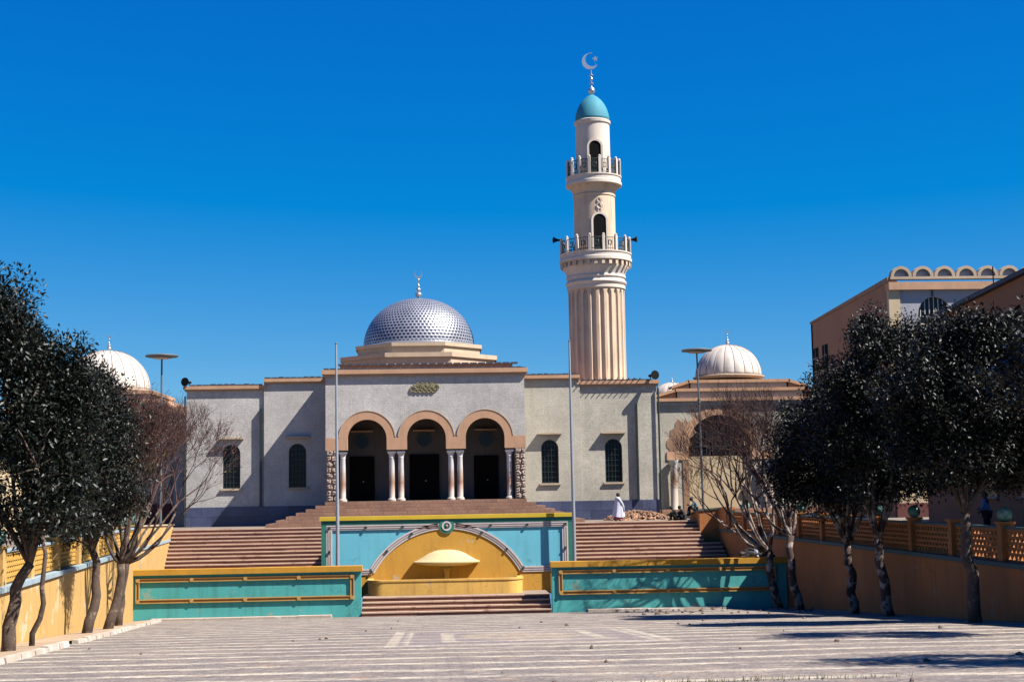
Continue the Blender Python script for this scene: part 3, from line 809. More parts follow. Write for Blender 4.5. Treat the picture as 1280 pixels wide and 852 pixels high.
while x < 13.2:
    mb = MB(); mb.tube([(x, 90.05, 8.83), (x-.0, 89.72, 8.98)], .03, 5); mb.build('roof_spike', M['rooftile'], mq); x += .36
def plinth(x0, x1, y):
    b = MB(); b.box(x0, x1, y-.07, y+.25, -.2, 1.34); b.build('marble_plinth', M['marble'], mq)
plinth(-15.24, -10.46, 90.14); plinth(-10.45, BX0-.01, 90.0); plinth(BX1+.01, 9.25, 90.0); plinth(9.26, 14.12, 90.14)
for xx, y in ((-10.66, 90.14), (12.80, 90.14)):
    b = MB(); b.box(xx-.05, xx+.05, y-.24, y-.002, 1.34, 7.35); b.build('downpipe', M['pipe'], mq)
b = MB(); b.tube([(14.2, 90.0, .2), (14.2, 90.0, 8.3), (14.2, 90.2, 8.5)], .06, 8); b.build('downpipe', M['iron_green'], mq)
b = MB(); b.tube([(-15.3, 90.0, .2), (-15.3, 90.0, 8.2)], .05, 8); b.build('downpipe', M['pipe'], mq)

# drum tiers (octagons) and the studded dome
DX, DY = -.87, 96.5
def octa(ap, z0, z1, nm, mat):
    rc = ap/math.cos(PI/8); b = MB()
    b.lathe((DX, DY, 0), [(rc, z0), (rc, z1)], 8, a0=PI/8); q = b.build(nm, mat, mq)
    return q
octa(5.0, 9.3, 10.62, 'drum_tier', M['tan_light']); octa(5.14, 10.62, 10.90, 'tier_cornice', M['tan_light'])
octa(4.02, 10.9, 11.42, 'drum_tier', M['tan_light']); octa(4.16, 11.42, 11.66, 'tier_cornice', M['tan_light'])
nu, nv = 128, 48; RD = 3.72; HD = 3.30; vs = []; fs = []
prof = []
for j in range(nv+1):
    a = (PI/2)*j/nv; prof.append((RD*math.cos(a)**.96 if j < nv else .001, 11.72+HD*math.sin(a)**1.0))
for (r, z) in prof:
    for i in range(nu+1): vs.append((DX+r*math.cos(2*PI*i/nu), DY+r*math.sin(2*PI*i/nu), z))
for j in range(nv):
    for i in range(nu): q = j*(nu+1)+i; fs.append((q, q+1, q+nu+2, q+nu+1))
dm = link_mesh('dome', vs, fs, M['studs'], mq, True)
uvl = dm.data.uv_layers.new(name='UVMap'); k = 0
for pg in dm.data.polygons:
    for li in pg.loop_indices:
        vi = dm.data.loops[li].vertex_index; uvl.data[li].uv = ((vi % (nu+1))/nu, (vi//(nu+1))/nv)
b = MB(); b.lathe((DX, DY, 0), [(RD+.10, 11.66), (RD+.10, 11.76), (RD+.0, 11.84)], 64); autosmooth(b.build('dome_rim', M['silver'], mq), 30)
def finial(par, x, y, z, h, mat, face=0, cs=.28):
    """stacked balls, spindle and a small open crescent"""
    b = MB(); k = h
    b.lathe((x, y, z), [(.20*k, -.05), (.10*k, .05*k), (.06*k, .1*k), (.19*k, .2*k), (.22*k, .29*k), (.17*k, .38*k), (.06*k, .44*k), (.13*k, .52*k), (.15*k, .58*k), (.10*k, .65*k), (.045*k, .7*k),
             (.09*k, .77*k), (.10*k, .81*k), (.04*k, .88*k), (.03*k, 1.12*k), (.07*k, 1.16*k), (.07*k, 1.21*k), (.025*k, 1.27*k)], 14)
    f_ = autosmooth(b.build('finial', mat, par), 60)
    b = MB(); r = cs*k; zc = z+1.27*k+r
    A = [(x+p, q) for p, q in arc(0, zc, r, math.radians(125), math.radians(415), 24)]
    B = [(x+p, q) for p, q in arc(0, zc+r*.22, r*.80, math.radians(415), math.radians(125), 24)]
    b.poly([A+B], y-.035, y+.035); b.build('crescent', mat, f_)
    return f_
finial(mq, DX, DY, 15.0, 1.12, M['silver'], cs=.24)
# horn loudspeakers on the roof corners
def horn(name, x, y, z, dx, dy, L_, r, label):
    o_ = thing(name, (x, y, z), label, 'loudspeaker', 'horn loudspeakers of the mosque')
    d = Vector((dx, dy, 0)).normalized(); P = Vector((x, y, z))
    b = MB(); b.tube([P+d*(L_*t_) for t_ in (-.25, 0, .3, .6, .85, 1)], [r*.32, r*.32, r*.35, r*.55, r*.85, r*1.05], 16); autosmooth(b.build('horn', M['black'], o_), 50)
    b = MB(); b.tube([P+Vector((0, 0, -r*1.3)), P], .03, 6); b.build('bracket', M['black'], o_)
    return o_
horn('loudspeaker', -15.05, 90.0, 9.05, -.35, -1, .55, .26, 'black horn loudspeaker on the left roof corner of the mosque')
horn('loudspeaker', 13.75, 90.0, 9.1, .35, -1, .6, .28, 'black horn loudspeaker on the right roof corner of the mosque')

# ------------------------------------------------------------------ minaret
TX, TY = 10.9, 94
mt = thing('minaret', (TX, TY, .15), 'tall cream minaret with two balconies and a teal cap behind the right wing', 'minaret')
NF = 22
def flute(a, r, z):
    return r
vs = []; fs = []; na = NF*12
zs = [.2, 8.0]+[8.2+i*.35 for i in range(18)]+[14.5, 14.65, 14.8, 14.9, 14.98, 15.04, 15.1]
for z in zs:
    for i in range(na):
        a = 2*PI*i/na; ph = (i % 12)/12.0     # groove occupies the middle of each bay
        q = abs(ph-.5)/.33
        top = 14.95; hw = 1.0
        if z > 14.5: hw = math.sqrt(max(0, 1-((z-14.5)/.5)**2)) if z < 15 else 0
        dep = 0
        if hw > 0 and q < hw: dep = .15*math.sqrt(1-(q/hw)**2)
        r = 1.86-dep; vs.append((TX+r*math.cos(a+.06), TY+r*math.sin(a+.06), z))
for j in range(len(zs)-1):
    for i in range(na): fs.append((j*na+i, j*na+(i+1) % na, (j+1)*na+(i+1) % na, (j+1)*na+i))
autosmooth(link_mesh('fluted_shaft', vs, fs, M['mtower'], mt), 28)
b = MB(); b.lathe((TX, TY, 0), [(1.86, 15.08), (1.93, 15.12), (1.93, 15.35), (1.99, 15.42), (2.03, 15.52), (1.99, 15.62), (1.90, 15.68), (1.90, 15.80), (1.97, 15.86), (1.97, 15.95), (1.93, 16.02), (1.98, 16.2), (2.10, 16.42), (2.18, 16.6), (2.18, 16.9)], 64)
autosmooth(b.build('moulding', M['tower_trim'], mt), 30)
def balcony(r, z0, z1, zp, n, dent):
    b = MB(); b.lathe((TX, TY, 0), [(r-.08, z0), (r, z0+.03), (r, z0+.22), (r-.05, z0+.26), (r-.05, z1-.12), (r, z1-.08), (r, z1), (r-.3, z1+.01)], 64)
    bl = autosmooth(b.build('balcony', M['tower_trim'], mt), 30)
    if dent:
        for i in range(30):
            a = 2*PI*i/30; c, s = math.cos(a), math.sin(a)
            q = []
            for zz in (z0-.30, z0-.002):
                for (rr, tt) in ((r-.30, -.10), (r-.06, -.10), (r-.06, .10), (r-.30, .10)): q.append((TX+c*rr-s*tt, TY+s*rr+c*tt, zz))
            d_ = MB(); d_.hexa(q)
            d_.build('bracket', M['mtower'], bl)
    for i in range(n):
        a = 2*PI*(i+.32)/n-PI/2; c, s = math.cos(a), math.sin(a); p_ = MB(); h = zp
        q = []
        for zz in (z1, h):
            for (rr, tt) in ((r-.20, -.085), (r-.03, -.085), (r-.03, .085), (r-.20, .085)): q.append((TX+c*rr-s*tt, TY+s*rr+c*tt, zz))
        p_.hexa(q); p_.ball((TX+c*(r-.115), TY+s*(r-.115), h+.05), .09, 8, 6); p_.build('post', M['tower_trim'], bl)
    g_ = MB()
    for zz in (z1+.12, zp-.12):
        g_.tube([(TX+(r-.11)*math.cos(2*PI*i/64), TY+(r-.11)*math.sin(2*PI*i/64), zz) for i in range(65)], .028, 5)
    for i in range(n*6):
        a = 2*PI*i/(n*6); g_.tube([(TX+(r-.11)*math.cos(a), TY+(r-.11)*math.sin(a), z1), (TX+(r-.11)*math.cos(a), TY+(r-.11)*math.sin(a), zp-.12)], .02, 4)
    for i in range(n):     # small scroll in the middle of each bay
        a = 2*PI*(i+.82)/n-PI/2; rr = r-.10; zc = (z1+zp)/2; pts = []
        for k in range(17):
            t_ = 2*PI*k/16; pts.append((TX+rr*math.cos(a+.11*math.cos(t_)/rr), TY+rr*math.sin(a+.11*math.cos(t_)/rr), zc+.22*math.sin(t_)*(1+.4*math.cos(2*t_))))
        g_.tube(pts, .03, 5)
    g_.build('railing', M['iron_green'], bl)
balcony(2.40, 16.88, 17.48, 18.45, 16, True)
b = MB(); b.lathe((TX, TY, 0), [(1.37, 17.4), (1.37, 21.3), (1.42, 21.34), (1.42, 21.44), (1.37, 21.48), (1.40, 21.6), (1.50, 21.8), (1.66, 22.0), (1.70, 22.1)], 56); autosmooth(b.build('middle_shaft', M['mtower'], mt), 30)
balcony(1.86, 22.05, 22.68, 23.75, 16, False)
b = MB(); b.lathe((TX, TY, 0), [(1.15, 22.6), (1.13, 26.25), (1.20, 26.30), (1.22, 26.48), (1.14, 26.54), (1.1, 26.6)], 56); autosmooth(b.build('upper_shaft', M['tower_trim'], mt), 30)
b = MB(); b.lathe((TX, TY, 0), [(1.16, 26.50), (1.15, 26.7), (1.10, 27.0), (1.0, 27.35), (.84, 27.68), (.64, 27.95), (.42, 28.16), (.2, 28.31), (.02, 28.38)], 48); b.build('cap_dome', M['teal_dome'], mt, True)
def niche(z0, z1, w, R_, ang):
    """arched doorway on a round shaft, turned by ang"""
    c, s = math.cos(ang), math.sin(ang)
    def tf(v): return (TX+v[0]*c-v[1]*s, TY+v[0]*s+v[1]*c, v[2])
    b = MB(); b.poly([win_outline(0, z0, z1, w)], -R_-.012, -R_+.25, tf); nn_ = b.build('doorway', M['dark'], mt)
    b = MB(); O_ = win_outline(0, z0, z1+.13, w+.26); I_ = win_outline(0, z0+.0011, z1, w); b.poly([[(p[0], p[1]) for p in O_], I_], -R_-.06, -R_+.3, tf); b.build('arch_frame', M['tower_trim'], nn_)
niche(17.5, 20.0, .86, 1.37, .12); niche(22.68, 24.95, .78, 1.15, .0)
b = MB()
for k, (zc, r) in enumerate(((20.95, .17), (20.55, .20), (20.25, .12))):
    b.tube([(TX+.20+r*math.cos(2*PI*i/16), TY-1.40, zc+r*.9*math.sin(2*PI*i/16)) for i in range(17)], .03, 5)
b.build('scroll_ornament', M['tower_trim'], mt)
for xa in (-.62, .98): 
    pass
b = MB(); b.lathe((TX, TY, 0), [(.08, 28.3), (.10, 28.45), (.20, 28.52), (.24, 28.66), (.20, 28.80), (.08, 28.88), (.05, 28.95), (.05, 29.08), (.15, 29.13), (.15, 29.17), (.04, 29.22), (.04, 29.35), (.10, 29.42), (.10, 29.5), (.04, 29.56), (.04, 29.66), (.15, 29.71), (.15, 29.75), (.04, 29.8), (.03, 30.15)], 16)
fn = autosmooth(b.build('finial', M['silver'], mt), 50)
b = MB(); zc = 30.68; A = arc(TX-.06, zc, .55, math.radians(85), math.radians(318), 30); B = arc(TX+.10, zc+.12, .475, math.radians(313), math.radians(90), 30)
b.poly([A+B], TY-.05, TY+.05); b.build('crescent', M['silver'], fn)
b = MB(); P = []
for i in range(10):
    r = .20 if i % 2 == 0 else .085; a = PI/2+PI*i/5+.15; P.append((TX+.30+r*math.cos(a), zc+.18+r*math.sin(a)))
b.poly([P], TY-.05, TY+.05); b.tube([(TX+.30, TY, zc-.42), (TX+.30, TY, zc+.1)], .012, 4); b.build('star', M['silver'], fn)
horn('loudspeaker', TX-2.3, TY, 18.5, -1, -.25, .5, .2, 'black horn loudspeaker on the left side of the lower minaret balcony')
horn('loudspeaker', TX+2.3, TY, 18.5, 1, -.25, .5, .2, 'black horn loudspeaker on the right side of the lower minaret balcony')

# ------------------------------------------------------------------ side pavilions
def ribbed_dome(par, x, y, z, r, h, nr, fh, fcs=.26, rimd=.22):
    b = MB(); n_ = nr*8
    def rad(a, rr, zz): return rr*(1+.018*abs(math.sin(a*nr/2)))
    b.lathe((x, y, z), [(r*math.cos(PI/2*j/20)**.92 if j < 20 else .01, h*math.sin(PI/2*j/20)) for j in range(21)], n_, rad=rad)
    d = b.build('dome', M['white_dome'], par, True)
    b = MB()
    for k in range(nr):
        a = 2*PI*k/nr
        b.tube([(x+(r*math.cos(PI/2*j/14)**.92+.012)*math.cos(a), y+(r*math.cos(PI/2*j/14)**.92+.012)*math.sin(a), z+h*math.sin(PI/2*j/14)) for j in range(14)], .032, 4)
    b.build('dome_seams', M['dome_rib'], d)
    b = MB(); b.lathe((x, y, z), [(r+.02, -.25), (r+rimd, -.10), (r+rimd, -.03), (r, .03)], 48); b.build('dome_rim', M['tan_light'], par)
    finial(d, x, y, z+h-.03, fh, M['silver'], cs=fcs)
def tiers(par, y, xs, zs, back, mat):
    """three stepped roof tiers; xs: half extents list [(x0,x1)], zs: [(z0,z1)], raking coping at both ends between tiers"""
    for k, ((x0, x1), (z0, z1)) in enumerate(zip(xs, zs)):
        b = MB(); b.box(x0+.12, x1-.12, y+.3*k, back-.3*k, z0, z1-.22); t_ = b.build('roof_tier', M['stone'], par)
        b = MB(); b.box(x0-.08, x1+.08, y+.3*k-.18, back-.3*k+.18, z1-.219, z1); b.build('tier_cornice', M[mat], t_)
        if k:
            px0, px1 = xs[k-1]
            pz = zs[k-1][1]
            for (xa, xb) in ((px0, x0), (px1, x1)):
                q = MB(); w = .20
                yy0, yy1 = y+.3*k-.10, y+.3*k+1.2
                P = [(xa, pz+.002), (xb, pz+.002), (xb, z1-.22), (xa, pz+.16)]
                q.poly([P], yy0+.08, yy1); q.build('raking_block', M['tan_dark'], t_)
                q = MB(); q.poly([[(xa-(.25 if xb > xa else -.25), pz+.01), (xb, z1-.23), (xb, z1-.01), (xa-(.25 if xb > xa else -.25), pz+.20)]], yy0-.08, yy1+.05); q.build('raking_coping', M[mat], t_)
# right pavilion
rp = thing('pavilion', (22, 103, .15), 'domed pavilion with a flaking round arch, right of the mosque behind the bare tree', 'pavilion')
y = 103; ax, ar, asz = 20.6, 2.25, 5.0
O_ = [(15.6, 4.2), (ax-ar-1.65, 4.2)]
wall = [(15.6, .1), (ax-ar, .1), (ax-ar, asz)]+arc(ax, asz, ar, PI, 0, 30)+[(ax+ar, .1), (28.8, .1), (28.8, 7.95), (15.6, 7.95)]
b = MB(); b.poly([wall], y, y+.5); b.box(15.6, 16.1, y+.501, 112, .1, 7.9); b.box(28.3, 28.8, y+.501, 112, .1, 7.9); b.box(16.11, 28.29, 111, 111.4, .1, 7.9); b.build('wall', M['stone_warm'], rp)
bandp = [(ax-ar-.0, 4.05), (ax-ar, asz)]+arc(ax, asz, ar, PI, 0, 30)+[(ax+ar, 4.05), (ax+ar+1.6, 4.05), (ax+ar+1.6, 4.65), (ax+ar+.55, 4.65)]+arc(ax, asz, ar+.55, 0, PI, 30)+[(ax-ar-.55, 4.65), (ax-ar-1.6, 4.65), (ax-ar-1.6, 4.05)]
b = MB(); b.poly([bandp], y-.07, y-.001); b.build('arch_band', M['tan'], rp)
# area of fallen render beside the arch
rr = random.Random(11); P = []
for i in range(26):
    a = 2*PI*i/26; P.append((17.75+(.95+.25*rr.uniform(-1, 1))*math.cos(a)+.35*math.sin(a), 5.75+(1.15+.22*rr.uniform(-1, 1))*math.sin(a)))
b = MB(); b.poly([P], y-.03, y-.002); b.build('bare_render_patch', M['tan_dark'], rp)
b = MB(); b.box(ax-ar-.45, ax-ar-.02, y-.05, y-.003, .15, 4.0); b.build('bare_brick_strip', M['tan_dark'], rp)
b = MB(); b.poly([[(ax-ar+.01, 4.3), (ax+ar-.01, 4.3), (ax+ar-.01, asz)]+arc(ax, asz, ar-.01, 0, PI, 24)[1:]], y+.3, y+.36); wn = b.build('arch_window', M['glass'], rp)
b = MB()
for k in range(-4, 5): b.box(ax+k*.45-.03, ax+k*.45+.03, y+.24, y+.295, 4.31, asz+math.sqrt(max(.1, ar*ar-(k*.45)**2))-.03)
for a in (30, 60, 90, 120, 150): b.tube([(ax, y+.26, asz), (ax+(ar-.05)*math.cos(math.radians(a)), y+.26, asz+(ar-.05)*math.sin(math.radians(a)))], .03, 4)
b.box(ax-ar+.02, ax+ar-.02, y+.235, y+.299, asz-.04, asz+.04); b.build('grille', M['iron_green'], wn)
b = MB(); b.box(ax-ar+.01, ax+ar-.01, y+.2, y+.45, .12, 4.298); b.build('infill_wall', M['cream_wall'], rp)
for xx in (17.15, 24.1):
    b = MB(); b.lathe((xx, y-.42, .15), [(.34, 0), (.34, .2), (.27, .3), (.26, 2.0), (.235, 3.5), (.30, 3.6), (.36, 3.9)], 18); autosmooth(b.build('column', M['column'], rp), 40)
b = MB(); b.box(15.7, 28.7, y-1.2, y-.01, -.1, .35); b.box(15.9, 28.5, y-.8, y-.01, .351, .55); b.build('base_steps', M['porch_step'], rp)
tiers(rp, y-.1, [(16.05, 28.6), (17.55, 27.0), (18.6, 25.9)], [(7.95, 8.48), (8.481, 9.20), (9.201, 9.83)], 112, 'tan')
ribbed_dome(rp, 22.05, 106.0, 10.25, 2.42, 2.35, 20, .72)
ribbed_dome(rp, 18.5, 110.3, 8.72, 1.65, 1.45, 16, .45, .18)
# left pavilion
lp = thing('pavilion', (-22.5, 97, .15), 'domed pavilion left of the mosque, half hidden behind the evergreen trees', 'pavilion')
b = MB(); b.poly([[(-29, .1), (-17.4, .1), (-17.4, 7.3), (-29, 7.3)], win_outline(-19.0, 3.4, 5.6, 1.1)[::-1], win_outline(-22.5, 3.4, 5.6, 1.1)[::-1], win_outline(-26, 3.4, 5.6, 1.1)[::-1]], 97, 97.4)
b.box(-29, -28.6, 97.401, 106, .1, 7.3); b.box(-17.8, -17.4, 97.401, 106, .1, 7.3); b.box(-28.59, -17.81, 97.9, 98.2, .1, 7.29)
b.build('wall', M['stone_warm'], lp)
for xx in (-19.0, -22.5, -26): window(xx, 3.4, 5.6, 1.1, 97, lp, 5.9)
b = MB(); b.box(-17.4, -15.6, 97.2, 99, .1, 7.6); b.build('link_wall', M['stone'], lp)
b = MB(); b.box(-17.5, -15.4, 97.05, 99.1, 7.601, 8.02); b.build('link_cornice', M['tan_dark'], lp)
b = MB(); b.box(-29.05, -17.35, 96.95, 97.2, .0, 1.6); b.build('plinth', M['maroon'], lp)
tiers(lp, 97-.1, [(-28.2, -17.5), (-27.3, -17.95), (-25.4, -18.75)], [(7.3, 7.85), (7.851, 8.55), (8.551, 9.15)], 106, 'tan')
ribbed_dome(lp, -22.2, 100.0, 9.35, 2.75, 2.75, 20, .72)
# ------------------------------------------------------------------ buildings on the right
bb = thing('scallop_building', (30, 88, .1), 'big brown building with a row of small arches along its roof, right behind the trees', 'building')
BXL, BYF, BT = 26.0, 80, 13.45
b = MB(); b.hexa([(BXL, BYF+.3, -.4), (BXL+.4, BYF+.3, -.4), (BXL+.4, 97, -.4), (BXL, 97, -.4), (BXL, BYF+.3, 13.45), (BXL+.4, BYF+.3, 13.45), (BXL+.4, 97, 13.05), (BXL, 97, 13.05)])
b.box(BXL, 45, 96.6, 96.999, -.4, 13.0); b.build('side_wall', M['brown_wall'], bb)
b = MB(); b.hexa([(BXL-.06, BYF-.05, 13.452), (BXL+.5, BYF-.05, 13.452), (BXL+.5, 97.05, 13.06), (BXL-.06, 97.05, 13.06), (BXL-.06, BYF-.05, 13.75), (BXL+.5, BYF-.05, 13.75), (BXL+.5, 97.05, 13.2), (BXL-.06, 97.05, 13.2)]); b.build('roof_edge', M['tan_dark'], bb)
wcs = [28.65, 33.4]
b = MB()
b.poly([[(BXL, .95), (42, .95), (42, 8.2), (BXL, 8.2)]]+[[(x, 3.0), (x+1.2, 3.0), (x+1.2, 4.6), (x, 4.6)] for x in (28.2, 31.4, 34.6)], BYF, BYF+.3)
b.poly([[(BXL, 8.2), (26.65, 8.2), (26.65, 13.0), (BXL, 13.0)]], BYF, BYF+.3); b.poly([[(31.4, 8.2), (32.2, 8.2), (32.2, 13.0), (31.4, 13.0)]], BYF, BYF+.3)
b.build('front_wall', M['cream_wall'], bb)
for (xa, xb, wc) in ((26.65, 31.4, 28.65), (32.2, 38, 34.6)):
    b = MB(); b.poly([[(xa, 8.2), (xb, 8.2), (xb, 13.0), (xa, 13.0)], [(wc-.95, 9), (wc+.95, 9)]+arc(wc, 11.65, .95, 0, PI, 24)], BYF+.08, BYF+.38); b.build('grey_panel', M['grey_panel'], bb)
    b = MB(); b.poly([[(wc-.95, 9), (wc+.95, 9)]+arc(wc, 11.65, .95, 0, PI, 24)], BYF+.26, BYF+.3); w_ = b.build('arch_window', M['glass'], bb)
    b = MB()
    for k in range(-3, 4): b.box(wc+k*.26-.02, wc+k*.26+.02, BYF+.2, BYF+.255, 9, 11.65+math.sqrt(.93**2-(k*.26)**2))
    for z in (9.7, 10.3, 10.9, 11.5): b.box(wc-.94, wc+.94, BYF+.19, BYF+.25, z-.02, z+.02)
    b.build('grille', M['white'], w_)
    b = MB(); b.box(wc-.12, wc-.07, BYF-.02, BYF+.079, 12.6, 13.0); b.build('crack_pipe', M['pipe'], bb)
b = MB(); b.box(BXL-.02, 42, BYF-.18, BYF+.5, 13.001, 13.44); b.build('cornice', M['tan'], bb)
b = MB(); x = 26.75
while x < 36:
    A = arc(x, 13.76, .60, 0, PI, 18); B = arc(x, 13.76, .43, PI, 0, 18); b.poly([A+B], BYF-.12, BYF+.35); x += 1.262
b.box(26.1, 36.6, BYF-.12, BYF+.35, 13.61, 13.759)
b.build('scallop_parapet', M['tan_light'], bb)
b = MB(); x = 26.75
while x < 36:
    b.poly([arc(x, 13.765, .425, 0, PI, 18)], BYF+.1, BYF+.2); x += 1.262
b.build('scallop_infill', M['grey_panel'], bb)
b = MB(); b.box(BXL-.06, 42, BYF-.06, BYF+.35, -.4, .949); b.build('plinth', M['maroon'], bb)
for xa in (28.2, 31.4, 34.6):
    b = MB(); b.box(xa+.001, xa+1.199, BYF+.15, BYF+.2, 3.0, 4.6); w_ = b.build('window', M['glass'], bb)
    b = MB(); b.box(xa-.1, xa+1.3, BYF-.12, BYF+.1, 2.86, 2.998); b.build('sill', M['white'], w_)
    b = MB(); b.box(xa+.57, xa+.63, BYF+.1, BYF+.149, 3.0, 4.6); b.box(xa, xa+1.2, BYF+.11, BYF+.148, 3.9, 3.95); b.build('frame', M['iron_green'], w_)
for (ya, z0) in ((93.0, 9.75), (95.3, 9.75)):
    for dz in (0, -4.4):
        b = MB(); b.box(BXL-.03, BXL+.02, ya, ya+1.3, z0+dz, z0+1.55+dz); w_ = b.build('window', M['dark'], bb)
        b = MB(); b.box(BXL-.06, BXL-.031, ya+.6, ya+.68, z0+dz, z0+1.55+dz); b.box(BXL-.055, BXL-.031, ya, ya+1.3, z0+.8+dz, z0+.88+dz); b.build('frame', M['iron_green'], w_)
for ya in (82.5, 85.5, 88.5, 91.0):
    b = MB(); b.box(BXL-.03, BXL+.02, ya-.6, ya+.6, 5.3, 6.9); w_ = b.build('window', M['dark'], bb)
    b = MB(); b.box(BXL-.06, BXL-.031, ya-.04, ya+.04, 5.3, 6.9); b.build('frame', M['iron_green'], w_)
b2 = thing('brown_building', (26, 55, 0), 'plain brown building with a slanting dark roof edge at the right border', 'building')
b = MB(); b.hexa([(24.6, 40, -.4), (34, 40, -.4), (34, 71, -.4), (24.6, 71, -.4), (24.6, 40, 11.4), (34, 40, 11.4), (34, 71, 9.85), (24.6, 71, 9.85)]); b.build('wall', M['brown_wall2'], b2)
b = MB(); b.hexa([(24.35, 39.8, 11.42), (34.2, 39.8, 11.42), (34.2, 71.2, 9.85), (24.35, 71.2, 9.85), (24.35, 39.8, 11.6), (34.2, 39.8, 11.6), (34.2, 71.2, 10.05), (24.35, 71.2, 10.05)]); b.build('roof_edge', M['rooftile'], b2)
for ya in (46, 50, 54, 58, 62, 66):
    b = MB(); b.box(24.56, 24.62, ya, ya+1.3, 1.4, 3.0); w_ = b.build('window', M['glass'], b2)
    b = MB(); b.box(24.5, 24.61, ya-.08, ya+1.38, 1.28, 1.398); b.build('sill', M['tan_light'], w_)
b = MB(); b.tube([(24.9, 62.0, 10.2), (24.9, 62.0, 11.5)], .03, 5); pass; tag(b.build('roof_antenna', M['black']), 'thin aerial on the slanting roof edge at the right border', 'antenna')
# low houses left behind the yellow wall
lh = thing('row_house', (-26, 70, .1), 'low cream building half hidden behind the trees at the left border', 'building')
b = MB(); b.box(-40, -24.3, 78, 92, -.3, 4.6); b.build('wall', M['cream_wall'], lh)
b = MB(); b.box(-40.2, -24.0, 77.8, 92.2, 4.601, 4.9); b.build('roof', M['tan_dark'], lh)
for xa in (-26, -28.6, -31.2, -33.8, -36.4):
    b = MB(); b.box(xa-.5, xa+.5, 77.95, 78.01, 1.2, 3.0); w_ = b.build('window', M['glass'], lh)
    b = MB(); b.box(xa-.7, xa-.501, 77.93, 78.0, 0, 4.2); b.box(xa+.501, xa+.7, 77.93, 78.0, 0, 4.2); b.build('frame', M['tan_dark'], w_)
# ------------------------------------------------------------------ lamps and flagpoles
def street_lamp(x, y, z0, zt, r, label, bend):
    o_ = thing('street_lamp', (x, y, z0), label, 'street lamp', 'tall lamps beside the stairs')
    b = MB(); zm = z0+(zt-z0)*.70
    b.tube([(x, y, z0), (x, y, z0+.5)], .12, 10)
    b.tube([(x, y, z0+.45), (x+bend*.3, y, z0+(zt-z0)*.35), (x+bend*.6, y, zm)], [.075, .07, .065], 10)
    b.tube([(x+bend*.6, y, zm-.12), (x+bend*.6, y, zm+.12)], .11, 10)
    b.tube([(x+bend*.6, y, zm), (x+bend, y, zt)], [.055, .05], 10); autosmooth(b.build('pole', M['lamp'], o_), 50)
    b = MB(); b.lathe((x+bend, y, zt), [(.12, -.10), (r*.55, -.06), (r*.97, -.01), (r, .05), (r*.96, .10), (r*.4, .17), (.02, .19)], 32); autosmooth(b.build('lamp_disc', M['lamp'], o_), 50)
    b = MB(); b.lathe((x+bend, y, zt), [(.02, -.13), (r*.5, -.11), (r*.52, -.07)], 20); b.build('diffuser', M['tower_trim'], o_)
    b = MB(); b.tube([(x+bend*.7, y-.05, zm+.4), (x+bend*.7-.35, y-.05, zm+.15), (x+bend*.62, y-.03, zm-.5)], .012, 4); b.build('cable', M['black'], o_)
street_lamp(-15.35, 82.5, .12, 9.93, .93, 'tall street lamp with a flat disc head left of the mosque, above the bare tree', .0)
street_lamp(16.05, 85.7, .15, 10.2, .93, 'tall dark street lamp with a flat disc head in front of the right pavilion', -.12)
def flagpole(x, y, label):
    o_ = thing('flagpole', (x, y, -2.72), label, 'flagpole', 'bare flagpoles beside the fountain wall')
    b = MB(); b.tube([(x, y, -2.7), (x+.01, y, .5), (x-.01, y, 4.5), (x-.02, y, 9.1)], [.10, .085, .07, .045], 12); autosmooth(b.build('pole', M['pole'], o_), 50)
    b = MB(); b.ball((x-.02, y, 9.13), .06, 8, 6); b.build('pole_tip', M['lamp'], o_)
    b = MB(); b.tube([(x, y, -2.73), (x, y, -2.2)], .14, 12); b.build('base_sleeve', M['lamp'], o_)
flagpole(-4.56, 68.9, 'bare grey flagpole in front of the left end of the fountain wall')
flagpole(6.64, 68.9, 'bare grey flagpole at the right end of the fountain wall')

